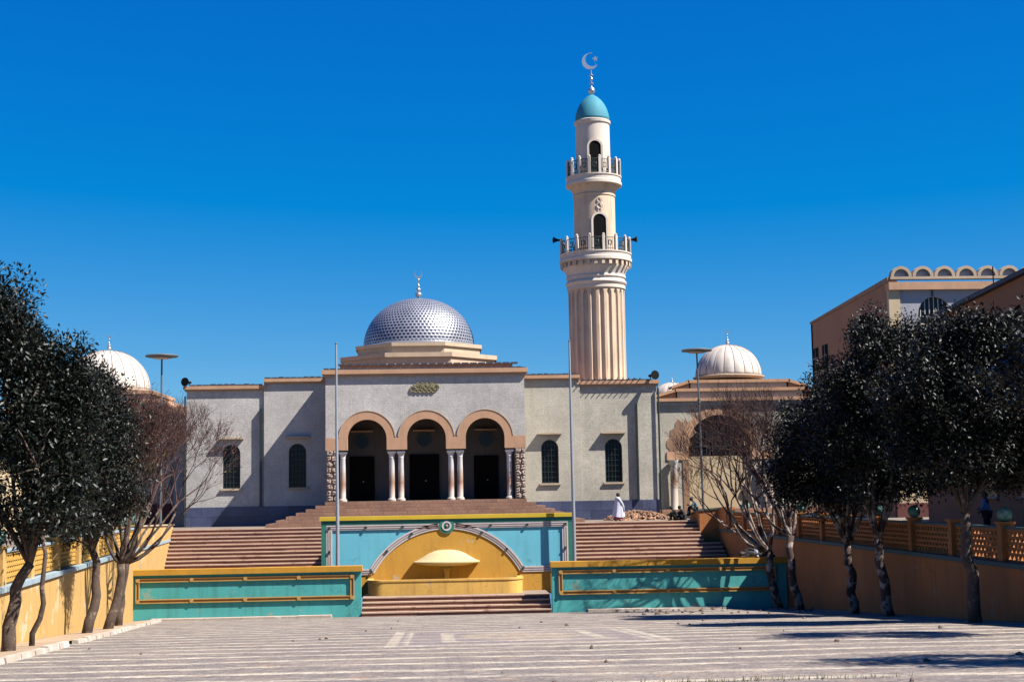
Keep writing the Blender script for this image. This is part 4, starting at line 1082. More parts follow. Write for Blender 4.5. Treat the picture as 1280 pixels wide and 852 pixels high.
# ------------------------------------------------------------------ trees
def curve(p0, p1, n, sag, rnd):
    """bent path from p0 to p1"""
    p0, p1 = Vector(p0), Vector(p1); d = p1-p0; L_ = d.length
    o1 = Vector((rnd.uniform(-1, 1), rnd.uniform(-1, 1), rnd.uniform(-.4, .4)))*L_*.09
    P = []
    for i in range(n+1):
        t_ = i/n; P.append(p0+d*t_+o1*math.sin(PI*t_)+Vector((0, 0, sag*L_*math.sin(PI*t_)))+Vector((rnd.uniform(-1, 1), rnd.uniform(-1, 1), 0))*.02*L_*(0 < i < n))
    return P
def leaves(centers, per, size, seed, spread, flat=.85):
    """many small pointed leaves (two bent halves each) scattered round the cluster centres"""
    g_ = np.random.default_rng(seed); C_ = np.asarray([c[:3] for c in centers]); Rd = np.asarray([c[3] for c in centers])
    n_ = len(C_)*per; ci = np.repeat(np.arange(len(C_)), per)
    off = g_.normal(size=(n_, 3)); off /= np.linalg.norm(off, axis=1)[:, None]
    rr_ = g_.random(n_)**.5
    pos = C_[ci]+off*(rr_*Rd[ci])[:, None]*np.array([1, 1, flat])*spread
    ax_ = off*.8+g_.normal(size=(n_, 3))*.6+np.array([0, 0, .1]); ax_ /= np.linalg.norm(ax_, axis=1)[:, None]
    nr = np.array([0, 0, 1.0])+g_.normal(size=(n_, 3))*.55; w = np.cross(ax_, nr); w /= (np.linalg.norm(w, axis=1)[:, None]+1e-9)
    up = np.cross(w, ax_)
    L_ = size*g_.uniform(.65, 1.3, n_)[:, None]; Wd = L_*.23
    v = np.stack([pos, pos+ax_*L_*.5+w*Wd+up*L_*.05, pos+ax_*L_-up*L_*.08, pos+ax_*L_*.5-w*Wd+up*L_*.05], 1).reshape(-1, 3)
    f_ = np.arange(n_*4).reshape(-1, 4)
    t1 = f_[:, [0, 1, 2]]; t2 = f_[:, [0, 2, 3]]
    return v, np.concatenate([t1, t2], 1).reshape(-1, 3)
def np_mesh(name, v, f, mat, parent):
    off = wloc(parent); me = bpy.data.meshes.new(name)
    v = v-np.array(off); me.vertices.add(len(v)); me.vertices.foreach_set('co', v.astype('f').ravel())
    k = f.shape[1]; me.loops.add(f.size); me.loops.foreach_set('vertex_index', f.astype('i').ravel())
    me.polygons.add(len(f)); me.polygons.foreach_set('loop_start', np.arange(0, f.size, k, dtype='i'))
    me.update(calc_edges=True); me.validate(); me.materials.append(mat)
    o_ = bpy.data.objects.new(name, me); COL.objects.link(o_); o_.parent = parent
    return o_
def evergreen(base, fork, blobs, r0, label, seed, leafmat, ncl=70, per=150, size=.17, stems=None, bark='bark_d', limbs=11, crad=(.38, .72)):
    """blobs: ellipsoids (cx,cy,cz,rx,ry,rz) that the crown fills unevenly"""
    rnd = random.Random(seed)
    o_ = thing('evergreen_tree', base, label, 'tree', 'trees along the plaza walls')
    b = MB(); P = curve(base, fork, 7, 0, rnd); n_ = len(P)
    P = [p+Vector((.05*math.sin(i*1.7+seed), 0, 0)) for i, p in enumerate(P)]; P[0] = Vector(base)-Vector((0, 0, .15))
    b.tube(P, [r0*(1.25-.5*i/n_) for i in range(n_)], 9); F = P[-1]
    cl = []
    vol = [x[3]*x[4]*x[5] for x in blobs]
    lob = [(rnd.uniform(0, 6.3), rnd.uniform(-.9, .9), rnd.uniform(.12, .3)) for _ in range(9)]   # hollows that make the outline uneven
    while len(cl) < ncl:
        B_ = rnd.choices(blobs, vol)[0]
        d = Vector((rnd.gauss(0, 1), rnd.gauss(0, 1), rnd.gauss(0, 1))).normalized(); q = rnd.uniform(.30, 1.03)**.6
        for (la, lz, ls) in lob:
            if (d-Vector((math.cos(la)*.9, math.sin(la)*.9, lz)).normalized()).length < .42: q *= 1-ls
        c = Vector(B_[:3])+Vector((d.x*B_[3], d.y*B_[4], d.z*B_[5]))*q
        if c.z < fork[2]-.1 and rnd.random() < .8: continue
        cl.append((c.x, c.y, c.z, rnd.uniform(*crad)))
    tips = rnd.sample(cl, min(limbs, len(cl)))
    lt = []
    for t_ in tips:
        Q = curve(F, t_[:3], 6, .08, rnd); k = len(Q); Q[0] = F-Vector((0, 0, .05))
        b.tube(Q, [r0*.46*(1-.82*i/(k-1)) for i in range(k)], 6)
        lt.append((Q))
    for c in cl:
        best = min((q for Q in lt for q in Q[2:]), key=lambda q: (q-Vector(c[:3])).length)
        Q = curve(best, c[:3], 4, .05, rnd); b.tube(Q, [.035, .03, .022, .016, .008], 4)
    tk = b.build('trunk', M[bark], o_, True)
    v, f = leaves(cl, per, size, seed, 1.0)
    np_mesh('crown', v, f, M[leafmat], o_)
    return o_
def bare_tree(base, fork, blob, r0, label, seed, n_limbs=6, depth=6, bark='bark_p', twig='twig', buds=None, green=0, stems=1, targets=None):
    rnd = random.Random(seed)
    o_ = thing('bare_tree', base, label, 'tree', 'trees along the plaza walls')
    b = MB(); P = curve(base, fork, 6, 0, rnd); n_ = len(P); P[0] = Vector(base)-Vector((0, 0, .15))
    b.tube(P, [r0*(1.2-.4*i/n_) for i in range(n_)], 9); F = P[-1]; C_ = Vector(blob[:3]); RR = Vector(blob[3:6])
    tw = MB(); ends = []
    def grow(p, d, L_, r, dep):
        # one twig in three short bends, turning up and outward
        Q = [p]; dd = d.copy()
        for i in range(3):
            dd = (dd+Vector((rnd.gauss(0, .16), rnd.gauss(0, .16), rnd.gauss(.06, .12)))).normalized(); Q.append(Q[-1]+dd*L_/3)
        r1 = r*.68
        (b if r > .042 else tw).tube(Q, [r, r*.9, r*.78, r1], 6 if r > .02 else 3)
        e = Q[-1]; q = Vector(((e.x-C_.x)/RR.x, (e.y-C_.y)/RR.y, (e.z-C_.z)/RR.z)).length
        if dep <= 0 or (q > 1.02 and dep < depth-1): ends.append(e); return
        for _ in range(3 if rnd.random() < (.55 if dep > 1 else .35) else 2):
            nd = (dd+Vector((rnd.gauss(0, .42), rnd.gauss(0, .42), rnd.gauss(.10, .30)))).normalized()
            st = Q[-1] if rnd.random() < .65 else Q[2]
            grow(st, nd, L_*rnd.uniform(.68, .88), max(r1*rnd.uniform(.7, .9), .0065), dep-1)
    for k in range(n_limbs):
        if targets: T = Vector(targets[k % len(targets)])
        else:
            a = 2*PI*k/n_limbs+rnd.uniform(-.3, .3); T = C_+Vector((RR.x*math.cos(a)*.75, RR.y*math.sin(a)*.75, RR.z*rnd.uniform(-.3, .5)))
        Q = curve(F, F+(T-F)*.5, 5, -.12, rnd); Q[0] = F-Vector((0, 0, .05)); b.tube(Q, [r0*.46, r0*.43, r0*.39, r0*.35, r0*.31, r0*.28], 7)
        d = (Q[-1]-Q[-2]).normalized()
        for _ in range(2): grow(Q[-1], (d+Vector((rnd.gauss(0, .3), rnd.gauss(0, .3), .25))).normalized(), (T-F).length*rnd.uniform(.26, .36), r0*.25, depth)
    tk = b.build('trunk', M[bark], o_, True)
    tw.build('twigs', M[twig], o_)
    if buds and ends:
        E_ = rnd.sample(ends, min(len(ends), 900)); v, f = leaves([(e.x, e.y, e.z, .14) for e in E_], 3, .07, seed, 1.0); np_mesh('buds', v, f, M[buds], o_)
    if green and ends:
        E_ = rnd.sample(ends, min(len(ends), green)); v, f = leaves([(e.x, e.y, e.z, .2) for e in E_ if e.z < C_.z+.3], 9, .11, seed+1, 1.0); np_mesh('leaves', v, f, M['leaf_y'], o_)
    return o_
def gz(x, y): return plaza_z(y)+.03
# left side, nearest first
evergreen((-9.68, 33.8, gz(0, 33.8)), (-9.3, 33.9, .45), [(-10.2, 34.3, 4.8, 2.1, 1.9, 2.3), (-8.8, 34.3, 3.9, 1.35, 1.6, 1.8), (-9.6, 34.2, 2.5, 1.9, 1.7, 1.1), (-9.3, 34.2, 1.7, 1.6, 1.5, .6), (-10.7, 34.5, 6.2, 1.3, 1.5, 1.1)], .135,
          'large evergreen tree with a dark leaning trunk at the left border', 21, 'leaf_l', ncl=300, per=190, size=.125, limbs=15)
evergreen((-10.0, 36.9, gz(0, 36.9)), (-9.85, 36.95, 1.0), [(-10.0, 37.4, 3.4, 1.1, 1.2, 1.3)], .06,
          'slim young tree with a straight thin stem between the two nearest left trees', 22, 'leaf_l', ncl=22, per=110, size=.16, limbs=5)
evergreen((-11.15, 47.4, gz(0, 47.4)), (-11.0, 47.6, .25), [(-11.2, 47.8, 3.7, 1.8, 1.9, 2.0), (-11.7, 48.2, 5.2, 1.5, 1.6, 1.2), (-10.9, 47.8, 2.0, 1.7, 1.7, 1.2), (-11.3, 47.8, 1.3, 1.4, 1.5, .7)], .14,
          'evergreen tree with a forked mottled trunk in the middle of the left row', 23, 'leaf_l', ncl=250, per=170, size=.125, limbs=12)
bare_tree((-11.5, 51.9, gz(0, 51.9)), (-11.05, 52.0, -.35), (-10.7, 52.3, 3.2, 2.1, 2.0, 2.4), .15,
          'reddish bare tree with a strongly leaning trunk, fourth of the left row', 24, 13, 6, 'bark_d', buds='leaf_r', green=300)
bare_tree((-12.25, 57.3, gz(0, 57.3)), (-11.95, 57.3, -.55), (-10.2, 57.6, 3.0, 2.7, 2.3, 2.5), .13,
          'reddish bare tree spreading before the left wing of the mosque, farthest of the left row', 25, 12, 6, 'bark_d', buds='leaf_r', green=450)
# right side, farthest first
bare_tree((15.5, 64.9, gz(0, 64.9)), (15.1, 64.8, -.95), (13.5, 65.2, 3.0, 2.7, 2.4, 3.3), .17,
          'bare tree with pale curved stems at the end of the teal wall on the right', 31, 12, 6, targets=[(11.6, 65, 2.2), (12.3, 65.5, 4.0), (13.6, 65.8, 5.0), (14.6, 64.9, 4.8), (15.8, 65.4, 4.0), (13.0, 64.0, 3.0), (11.7, 65.8, 1.2), (12.6, 64.5, 5.2), (14.2, 66.0, 3.6), (11.4, 64.5, 3.2)])
bare_tree((15.35, 60.6, gz(0, 60.6)), (15.05, 60.6, -.1), (13.9, 60.9, 3.4, 1.9, 2.0, 2.6), .16,
          'bare tree with a double pale stem, second from the far end of the right row', 32, 13, 6, targets=[(12.9, 60.6, 4.2), (13.9, 61.4, 5.0), (14.6, 60.4, 4.6), (15.3, 61.3, 3.6), (12.5, 61.0, 2.6), (14.0, 60.0, 3.0), (13.2, 61.6, 3.6), (14.8, 61.8, 5.2), (15.6, 60.0, 4.4)])
evergreen((15.25, 52.4, gz(0, 52.4)), (15.05, 52.4, -.25), [(14.3, 52.6, 3.5, 2.1, 2.1, 1.8), (14.7, 52.6, 4.6, 1.7, 1.8, 1.4), (13.5, 52.5, 2.5, 1.6, 1.5, 1.2), (15.4, 52.5, 2.2, 1.7, 1.6, 1.1), (13.9, 52.5, 1.6, 1.6, 1.5, .8)], .15,
          'low evergreen tree with pale forked stems, right beside the bare trees on the right', 33, 'leaf', ncl=290, per=180, size=.125, bark='bark_p', limbs=12)
evergreen((15.35, 48.6, gz(0, 48.6)), (15.0, 48.6, .1), [(15.5, 48.8, 5.2, 2.2, 2.1, 2.1), (15.3, 48.8, 6.9, 1.3, 1.5, 1.0), (16.7, 48.8, 6.6, 1.6, 1.5, 1.1), (18.0, 49, 5.8, 1.3, 1.5, 1.5), (14.0, 48.6, 4.8, 1.4, 1.5, 1.5), (14.5, 48.7, 3.6, 1.8, 1.8, 1.5), (17.2, 49, 4.7, 1.7, 1.9, 2.0), (16.4, 48.8, 2.7, 1.7, 1.7, 1.3), (15.4, 48.7, 2.1, 1.8, 1.7, .9)], .16,
          'tall black green evergreen tree reaching the scalloped roof edge on the right', 34, 'leaf', ncl=430, per=185, size=.125, bark='bark_p', limbs=13)
evergreen((15.15, 40.3, gz(0, 40.3)), (15.0, 40.3, 1.1), [(15.4, 40.6, 4.5, 2.3, 2.1, 2.0), (16.6, 40.9, 5.3, 1.5, 1.7, 1.5), (15.5, 40.6, 6.1, 1.2, 1.4, .9), (17.1, 40.9, 3.4, 1.5, 1.7, 1.6), (14.9, 40.5, 2.8, 1.8, 1.7, 1.0), (16.9, 40.7, 2.3, 1.4, 1.5, .8), (17.0, 40.7, 6.0, 1.4, 1.5, 1.0), (13.9, 40.6, 4.6, 1.2, 1.5, 1.6), (14.2, 40.5, 3.2, 1.2, 1.4, 1.0)], .155,
          'large dark evergreen tree with a thick trunk at the right border', 35, 'leaf', ncl=480, per=190, size=.125, limbs=15)
evergreen((14.5, 20.5, gz(0, 20.5)), (14.3, 20.5, 2.4), [(13.6, 20.5, 5.4, 2.4, 2.2, 1.8)], .2,
          'evergreen tree outside the right edge whose shadow lies on the plaza corner', 36, 'leaf', ncl=70, per=130, size=.17, limbs=10)
evergreen((15.0, 31.5, gz(0, 31.5)), (14.8, 31.5, 1.6), [(14.8, 31.5, 4.6, 2.2, 2.2, 1.9)], .18,
          'evergreen tree just outside the right edge beside the thick trunked tree', 37, 'leaf', ncl=70, per=130, size=.17, limbs=10)

# ------------------------------------------------------------------ people
SK_E = [('pelvis','belly'),('belly','chest'),('chest','neck'),('neck','head'),('head','crown'),
        ('chest','shoL'),('shoL','elL'),('elL','wrL'),('chest','shoR'),('shoR','elR'),('elR','wrR'),
        ('pelvis','hipL'),('hipL','knL'),('knL','anL'),('anL','toL'),('pelvis','hipR'),('hipR','knR'),('knR','anR'),('anR','toR')]
SK_R = dict(pelvis=.125, belly=.12, chest=.135, neck=.055, head=.088, crown=.070, shoL=.060, shoR=.060, elL=.042, elR=.042, wrL=.030, wrR=.030,
            hipL=.090, hipR=.090, knL=.058, knR=.058, anL=.042, anR=.042, toL=.030, toR=.030)
def skin(name, pts, edges, rad, mat, parent, root='pelvis', lv=2):
    keys = list(pts); me = bpy.data.meshes.new(name)
    off = wloc(parent)
    me.from_pydata([pts[k] for k in keys], [(keys.index(a), keys.index(b)) for a, b in edges], [])
    o_ = bpy.data.objects.new(name, me); COL.objects.link(o_)
    m_ = o_.modifiers.new('skin', 'SKIN'); m_.use_smooth_shade = True
    for i, k in enumerate(keys):
        v = me.skin_vertices[0].data[i]; r = rad[k]; v.radius = (r, r) if not isinstance(r, tuple) else r; v.use_root = (k == root)
    if lv: q = o_.modifiers.new('sub', 'SUBSURF'); q.levels = lv; q.render_levels = lv
    bpy.context.view_layer.update()
    dg = bpy.context.evaluated_depsgraph_get()
    nm = bpy.data.meshes.new_from_object(o_.evaluated_get(dg)); nm.name = name
    bpy.data.objects.remove(o_); bpy.data.meshes.remove(me)
    nm.materials.clear(); nm.materials.append(mat); nm.polygons.foreach_set('use_smooth', [True]*len(nm.polygons))
    o2 = bpy.data.objects.new(name, nm); COL.objects.link(o2); o2.parent = parent
    return o2
def person(loc, rz, pose, label, top, bottom, hair=True):
    """pose: joint positions in metres, the figure faces +x, z up from the ground"""
    P = thing('person', loc, label, 'person'); P.rotation_euler[2] = rz
    pts = {k: Vector(v) for k, v in pose.items()}
    E_ = list(SK_E); rad = dict(SK_R)
    for s_ in 'LR':     # palm and five separate fingers
        w, e = pts['wr'+s_], pts['el'+s_]; d = (w-e).normalized(); u = d.cross(Vector((0, 1, 0)) if abs(d.y) < .9 else Vector((1, 0, 0))).normalized(); v = d.cross(u)
        pts['pa'+s_] = w+d*.07; rad['pa'+s_] = .030; E_.append(('wr'+s_, 'pa'+s_))
    b = skin('body', pts, E_, rad, M['skin'], P)
    fb = MB()
    for s_ in 'LR':
        w, e = pts['wr'+s_], pts['el'+s_]; d = (w-e).normalized(); u = d.cross(Vector((0, 1, 0)) if abs(d.y) < .9 else Vector((1, 0, 0))).normalized(); v = d.cross(u)
        for k, l in enumerate((.062, .075, .080, .072)):
            st = w+d*.075+u*(.027-.018*k); fb.tube([st, st+d*l*.5+v*.008, st+d*l*.9+v*.025], [.009, .0085, .006], 6)
        st = w+d*.03+u*.028; fb.tube([st, st+d*.03+u*.025, st+d*.055+u*.03+v*.01], [.011, .010, .007], 6)
    off = P.location
    def add(mb_, nm, mt_, par=None, sm=True):
        o_ = link_mesh(nm, mb_.v, mb_.f, mt_, None, sm); o_.parent = par or P; return o_
    add(fb, 'fingers', M['skin'], b)
    H = pts['head']; up = (pts['crown']-pts['neck']).normalized(); fw = Vector((1, 0, 0)); fw = (fw-up*fw.dot(up)).normalized(); sd = up.cross(fw)
    fc = MB()
    fc.tube([H+fw*.075+up*.03, H+fw*.112-up*.005, H+fw*.085-up*.02], [.010, .018, .012], 6)
    for s_ in (-1, 1):
        fc.ball(tuple(H+fw*.083+sd*.032*s_+up*.03), .012, 8, 6); fc.ball(tuple(H+sd*.092*s_), .022, 8, 6, sx=.6, sy=.4, sz=1.3)
    fc.tube([H+fw*.084-up*.045-sd*.022, H+fw*.092-up*.045, H+fw*.084-up*.045+sd*.022], .007, 5)
    add(fc, 'face', M['skin'], b)
    if hair:
        h_ = MB(); c = H+up*.045-fw*.018
        h_.ball(tuple(c), .112, 14, 10, sz=.98); add(h_, 'hair', M['hair'])
    g = 1.16
    if top:
        tp = ['belly', 'chest', 'shoL', 'elL', 'shoR', 'elR', 'wrL', 'wrR', 'pelvis']
        q = {k: pts[k] for k in tp}; q['wrL'] = pts['elL'].lerp(pts['wrL'], .85); q['wrR'] = pts['elR'].lerp(pts['wrR'], .85)
        rr_ = {k: SK_R[k]*g+.008 for k in tp}; rr_['wrL'] = rr_['wrR'] = .045
        skin('shirt', q, [('pelvis','belly'),('belly','chest'),('chest','shoL'),('shoL','elL'),('elL','wrL'),('chest','shoR'),('shoR','elR'),('elR','wrR')], rr_, M[top], P)
    if bottom:
        tp = ['pelvis', 'hipL', 'knL', 'anL', 'hipR', 'knR', 'anR']; q = {k: pts[k].copy() for k in tp}
        rr_ = {k: SK_R[k]*g+.012 for k in tp}
        skin('trousers', q, [('pelvis','hipL'),('hipL','knL'),('knL','anL'),('pelvis','hipR'),('hipR','knR'),('knR','anR')], rr_, M[bottom], P)
        s_ = MB()
        for k in 'LR':
            a, t_ = pts['an'+k], pts['to'+k]; s_.tube([a-(t_-a)*.25-Vector((0, 0, .02)), a, t_], [.045, .052, .040], 8)
        add(s_, 'shoes', M['black'])
    return P
walk = dict(pelvis=(0,0,.86), belly=(.01,0,1.02), chest=(.02,0,1.22), neck=(.04,0,1.40), head=(.06,0,1.50), crown=(.065,0,1.57),
            shoL=(.02,.17,1.32), elL=(.06,.22,1.06), wrL=(.20,.16,.92), shoR=(.02,-.17,1.32), elR=(.12,-.2,1.08), wrR=(.28,-.12,1.02),
            hipL=(0,.09,.82), knL=(.12,.09,.46), anL=(.10,.09,.08), toL=(.25,.09,.035), hipR=(0,-.09,.82), knR=(-.02,-.09,.45), anR=(-.22,-.09,.10), toR=(-.09,-.09,.035))
P = person((10.62, 83.55, .15), .12, walk, 'person in a long white robe with short dark hair walking on the stair top', None, None)
# robe: wide folded cloth falling from the shoulders to the shins, pushed out in front by the arms
def cloth(rings, n, folds, amp, seed):
    vs = []; fs = []; rnd = random.Random(seed); ph = [rnd.uniform(0, 6) for _ in range(3)]
    for j, (cx_, cy_, z, rx, ry) in enumerate(rings):
        k = j/(len(rings)-1)
        for i in range(n):
            a = 2*PI*i/n; f_ = 1+amp*k*(math.sin(folds*a+ph[0])+.5*math.sin((folds*2-1)*a+ph[1]))
            vs.append((cx_+rx*f_*math.cos(a), cy_+ry*f_*math.sin(a), z+.02*k*math.sin(3*a+ph[2])))
    for j in range(len(rings)-1):
        for i in range(n): fs.append((j*n+i, (j+1)*n+i, (j+1)*n+(i+1) % n, j*n+(i+1) % n))
    fs.append(tuple(range(n)))
    return vs, fs
v, f = cloth([(.03,0,1.42,.07,.08),(.03,0,1.37,.13,.20),(.03,0,1.25,.17,.25),(.05,0,1.08,.22,.27),(.07,0,.92,.27,.27),(.07,0,.7,.29,.29),(.06,0,.45,.33,.31),(.05,0,.26,.36,.33)], 40, 6, .09, 4)
o_ = link_mesh('robe', v, f, M['robe'], None, True); o_.parent = P
v, f = cloth([(.05,0,.5,.22,.2),(.04,0,.3,.25,.22),(.03,0,.12,.28,.24)], 30, 7, .06, 5)
o_ = link_mesh('skirt', v, f, M['pink'], None, True); o_.parent = P
mb = MB(); mb.tube([(-.10,-.2,1.36),(.04,-.24,1.30),(.20,-.25,1.08),(.30,-.22,.86),(.36,-.18,.55)], [.05,.06,.06,.055,.03], 8); o_ = link_mesh('shawl', mb.v, mb.f, M['robe'], None, True); o_.parent = P
sit = dict(pelvis=(0,0,.12), belly=(.06,0,.28), chest=(.14,0,.46), neck=(.22,0,.62), head=(.30,0,.70), crown=(.33,0,.765),
           shoL=(.14,.17,.56), elL=(.30,.22,.34), wrL=(.46,.12,.40), shoR=(.14,-.17,.56), elR=(.30,-.22,.34), wrR=(.46,-.12,.38),
           hipL=(.05,.10,.12), knL=(.46,.13,.30), anL=(.52,.13,-.12), toL=(.66,.14,-.20), hipR=(.05,-.10,.12), knR=(.44,-.15,.28), anR=(.44,-.14,-.14), toR=(.58,-.15,-.22))
person((15.35, 84.0, .62), 2.9, sit, 'person in a worn blue grey jacket hunched on the end of the right wall', 'jacket', 'darkcloth')
crouch = dict(pelvis=(0,0,.14), belly=(.05,0,.30), chest=(.13,0,.48), neck=(.20,0,.63), head=(.27,0,.71), crown=(.29,0,.775),
           shoL=(.13,.17,.57), elL=(.34,.2,.42), wrL=(.46,.05,.36), shoR=(.13,-.17,.57), elR=(.34,-.2,.42), wrR=(.46,-.05,.34),
           hipL=(.04,.10,.14), knL=(.36,.13,.46), anL=(.36,.13,.07), toL=(.50,.14,.035), hipR=(.04,-.10,.14), knR=(.34,-.15,.45), anR=(.30,-.14,.07), toR=(.44,-.15,.035))
person((14.55, 83.75, .15), 2.7, crouch, 'person in black clothes sitting low at the foot of the right wall', 'darkcloth', 'darkcloth')
person((14.05, 83.5, .14), 3.0, crouch, 'leftmost of the seated people, crouched in dark clothes on the stair top', 'darkcloth', 'black')
lie = dict(pelvis=(0,0,.17), belly=(-.17,0,.19), chest=(-.36,0,.21), neck=(-.54,0,.20), head=(-.64,0,.20), crown=(-.71,0,.21),
           shoL=(-.46,.10,.33), elL=(-.26,.06,.40), wrL=(-.06,-.02,.36), shoR=(-.46,-.08,.14), elR=(-.34,-.16,.10), wrR=(-.56,-.16,.08),
           hipL=(.04,.05,.24), knL=(.34,-.06,.40), anL=(.60,.04,.12), toL=(.70,.02,.06), hipR=(.04,-.05,.12), knR=(.42,-.08,.14), anR=(.78,-.02,.09), toR=(.90,-.03,.06))
PL = person((14.75, 66.19, -1.262), 0, lie, 'person in dark clothes lying on top of the teal wall beside the bare tree', 'darkcloth', 'darkcloth')
v, f = cloth([(.0,0,.42,.04,.05),(.02,0,.38,.10,.10),(.03,0,.26,.15,.15),(.03,0,.06,.18,.18)], 26, 5, .12, 9)
o_ = link_mesh('pale_cloth', v, f, M['palecloth'], None, True); o_.parent = PL
stand = dict(walk)
for k in ('anR', 'toR', 'knR', 'anL', 'toL', 'knL'): x, y, z = walk[k]; stand[k] = (x*.35 if 'to' not in k else .16, y, z)
person((21.35, 55, ground_z(21.35, 55)), 2.4, stand, 'person in a light blue shirt standing in the shade behind the right wall', 'bluecloth', 'darkcloth')
person((18.7, 60.5, ground_z(18.7, 60.5)), .6, stand, 'person in dark clothes standing behind a green ball of the right wall', 'darkcloth', 'darkcloth')
# ------------------------------------------------------------------ heap of earth, loose stones, weeds
rnd = random.Random(5)
vs = []; fs = []; nx, ny = 46, 16
for j in range(ny+1):
    for i in range(nx+1):
        u, w = i/nx, j/ny; x = 10.6+3.6*u; y = 86.6+2.8*w
        e = math.sin(PI*u)**.7*math.sin(PI*w)**.8 if 0 < u < 1 and 0 < w < 1 else 0
        h = e*(.50-.25*abs(u-.42))+(rnd.uniform(-.07, .09) if e > 0 else -.02)*min(1, e*3)
        vs.append((x+rnd.uniform(-.03, .03), y+rnd.uniform(-.05, .05), .15+h))
for j in range(ny):
    for i in range(nx): q = j*(nx+1)+i; fs.append((q, q+1, q+nx+2, q+nx+1))
mb = MB(); mb.add(vs, fs)
def rock(mb, x, y, z, r):
    n_ = len(mb.v); mb.ball((x, y, z), r, 6, 4, sx=rnd.uniform(.7, 1.4), sy=rnd.uniform(.7, 1.3), sz=rnd.uniform(.5, .9))
    for k in range(n_, len(mb.v)):
        v = mb.v[k]; mb.v[k] = tuple(v[i]+rnd.uniform(-.2, .2)*r for i in range(3))
for _ in range(150):
    u, w = rnd.random(), rnd.random()*.7; e = math.sin(PI*u)**.7*math.sin(PI*w)**.8; rock(mb, 10.4+3.9*u, 86.5+2.8*w, .17+e*.5, rnd.uniform(.04, .13))
h = mb.build('earth_heap', M['rubble']); tag(h, 'heap of earth and broken stones before the right wing of the mosque', 'rubble', kind='stuff')
mb = MB()
for _ in range(50):
    y = rnd.uniform(17, 65); x = rnd.uniform(kerbx(y)+.3, 15.9)
    rock(mb, x, y, plaza_z(y)+.02, rnd.choice([.015, .02, .03, .03, .04, .06]))
for _ in range(40):
    x = rnd.uniform(8, 16); y = rnd.uniform(56, 65.4); rock(mb, x, y, plaza_z(y)+.03, rnd.uniform(.04, .11))
tag(mb.build('loose_stones', M['pebble']), 'small loose stones scattered on the plaza paving', 'stones', kind='stuff')
mb = MB()
for _ in range(500):
    x = rnd.choice([rnd.gauss(-2.5, 1.2), rnd.uniform(1, 6.5), rnd.gauss(4.2, .8)]); y = 19.4+rnd.gauss(0, .12)+.02*x; z = plaza_z(y)
    a = rnd.uniform(0, 6.28); l = rnd.uniform(.03, .09); w = .006
    mb.add([(x-w*math.sin(a), y+w*math.cos(a), z), (x+w*math.sin(a), y-w*math.cos(a), z), (x+l*.6*math.cos(a), y+l*.6*math.sin(a), z+l)], [(0, 1, 2)])
tag(mb.build('weeds', M['grass']), 'dry weeds growing in a joint of the plaza paving near the camera', 'weeds', kind='stuff')

# ------------------------------------------------------------------ camera, sky, sun
def make_camera():
    yaw, pitch, roll = math.radians(3.2), math.radians(6.05), math.radians(1.0)
    d = Vector((math.sin(yaw)*math.cos(pitch), math.cos(yaw)*math.cos(pitch), math.sin(pitch)))
    r = Vector((math.cos(yaw), -math.sin(yaw), 0)); u = r.cross(d)
    c, s = math.cos(roll), math.sin(roll)
    r2 = r*c-u*s; u2 = u*c+r*s
    cam = bpy.data.cameras.new('camera'); cam.sensor_width = 36; cam.lens = 36*1800/1280
    cam.clip_start = .3; cam.clip_end = 3000
    o = bpy.data.objects.new('camera', cam); COL.objects.link(o)
    mw = Matrix((( r2.x, u2.x, -d.x, 0), (r2.y, u2.y, -d.y, 0), (r2.z, u2.z, -d.z, 1.85), (0, 0, 0, 1)))
    o.matrix_world = mw
    S.camera = o
make_camera()
AZ, EL = math.radians(66), math.radians(50.2)
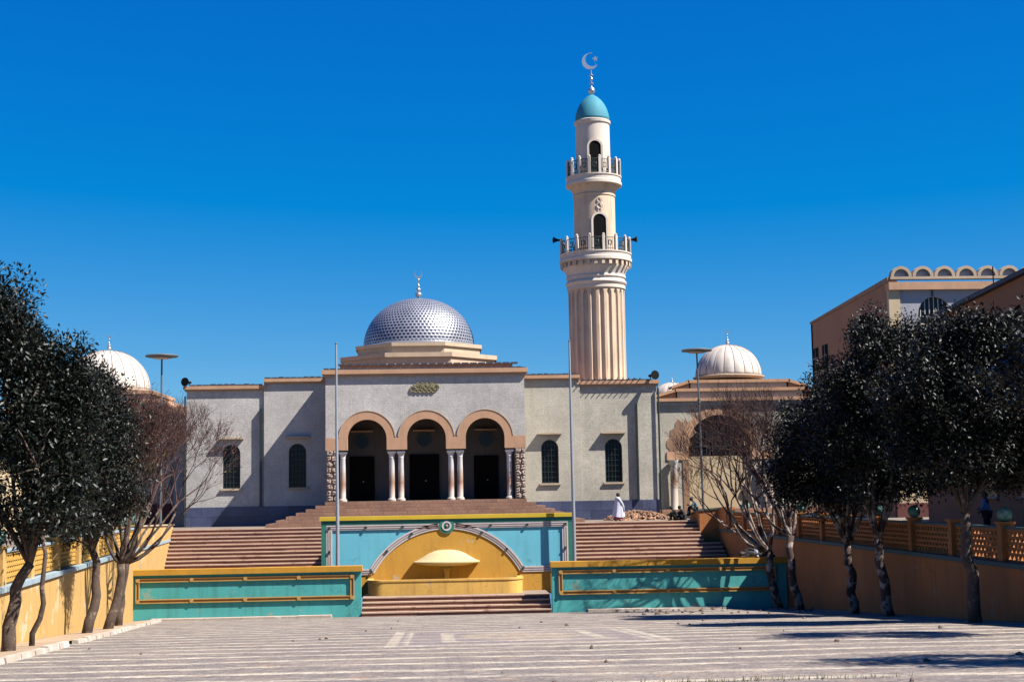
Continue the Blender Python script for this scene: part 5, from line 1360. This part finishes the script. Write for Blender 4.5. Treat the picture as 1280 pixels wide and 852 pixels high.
sdir = Vector((math.cos(EL)*math.sin(AZ), -math.cos(EL)*math.cos(AZ), math.sin(EL)))
L = bpy.data.lights.new('sun', 'SUN'); L.energy = 5.0; L.angle = math.radians(.5); L.color = (1, .955, .88)
lo = bpy.data.objects.new('sun', L); COL.objects.link(lo); lo.rotation_euler = sdir.to_track_quat('Z', 'Y').to_euler()
W = bpy.data.worlds.new('World'); S.world = W; W.use_nodes = True
nt = W.node_tree; nt.nodes.clear()
out = nt.nodes.new('ShaderNodeOutputWorld'); bg = nt.nodes.new('ShaderNodeBackground')
sky = nt.nodes.new('ShaderNodeTexSky'); sky.sky_type = 'NISHITA'; sky.sun_disc = False
sky.sun_elevation = EL; sky.sun_rotation = math.atan2(sdir.x, sdir.y); sky.altitude = 2300; sky.dust_density = .6; sky.air_density = 1.0; sky.ozone_density = 3
def wm(op, a, b, clamp=None):
    nd = nt.nodes.new('ShaderNodeMath'); nd.operation = op
    for i, v in enumerate((a, b)):
        if isinstance(v, (int, float)): nd.inputs[i].default_value = v
        else: nt.links.new(v, nd.inputs[i])
    return nd.outputs[0]
# deep, saturated film blue: per-channel grade of the sky colour
sp_ = nt.nodes.new('ShaderNodeSeparateColor'); cb = nt.nodes.new('ShaderNodeCombineColor')
nt.links.new(sky.outputs[0], sp_.inputs[0])
nt.links.new(wm('MULTIPLY', wm('MAXIMUM', wm('SUBTRACT', sp_.outputs[0], 1.7), 0.02), .60), cb.inputs[0])
nt.links.new(wm('MULTIPLY', sp_.outputs[1], .655), cb.inputs[1])
nt.links.new(wm('MULTIPLY', wm('POWER', sp_.outputs[2], .4), 2.81), cb.inputs[2])
nt.links.new(cb.outputs[0], bg.inputs[0])
bg.inputs[1].default_value = .05; nt.links.new(bg.outputs[0], out.inputs[0])
S.view_settings.view_transform = 'Standard'; S.view_settings.look = 'None'; S.view_settings.gamma = 1
S.view_settings.use_curve_mapping = False; S.view_settings.exposure = 1.33
S.render.engine = 'CYCLES'
S.cycles.diffuse_bounces = 1
S.render.resolution_x = 1024; S.render.resolution_y = 681
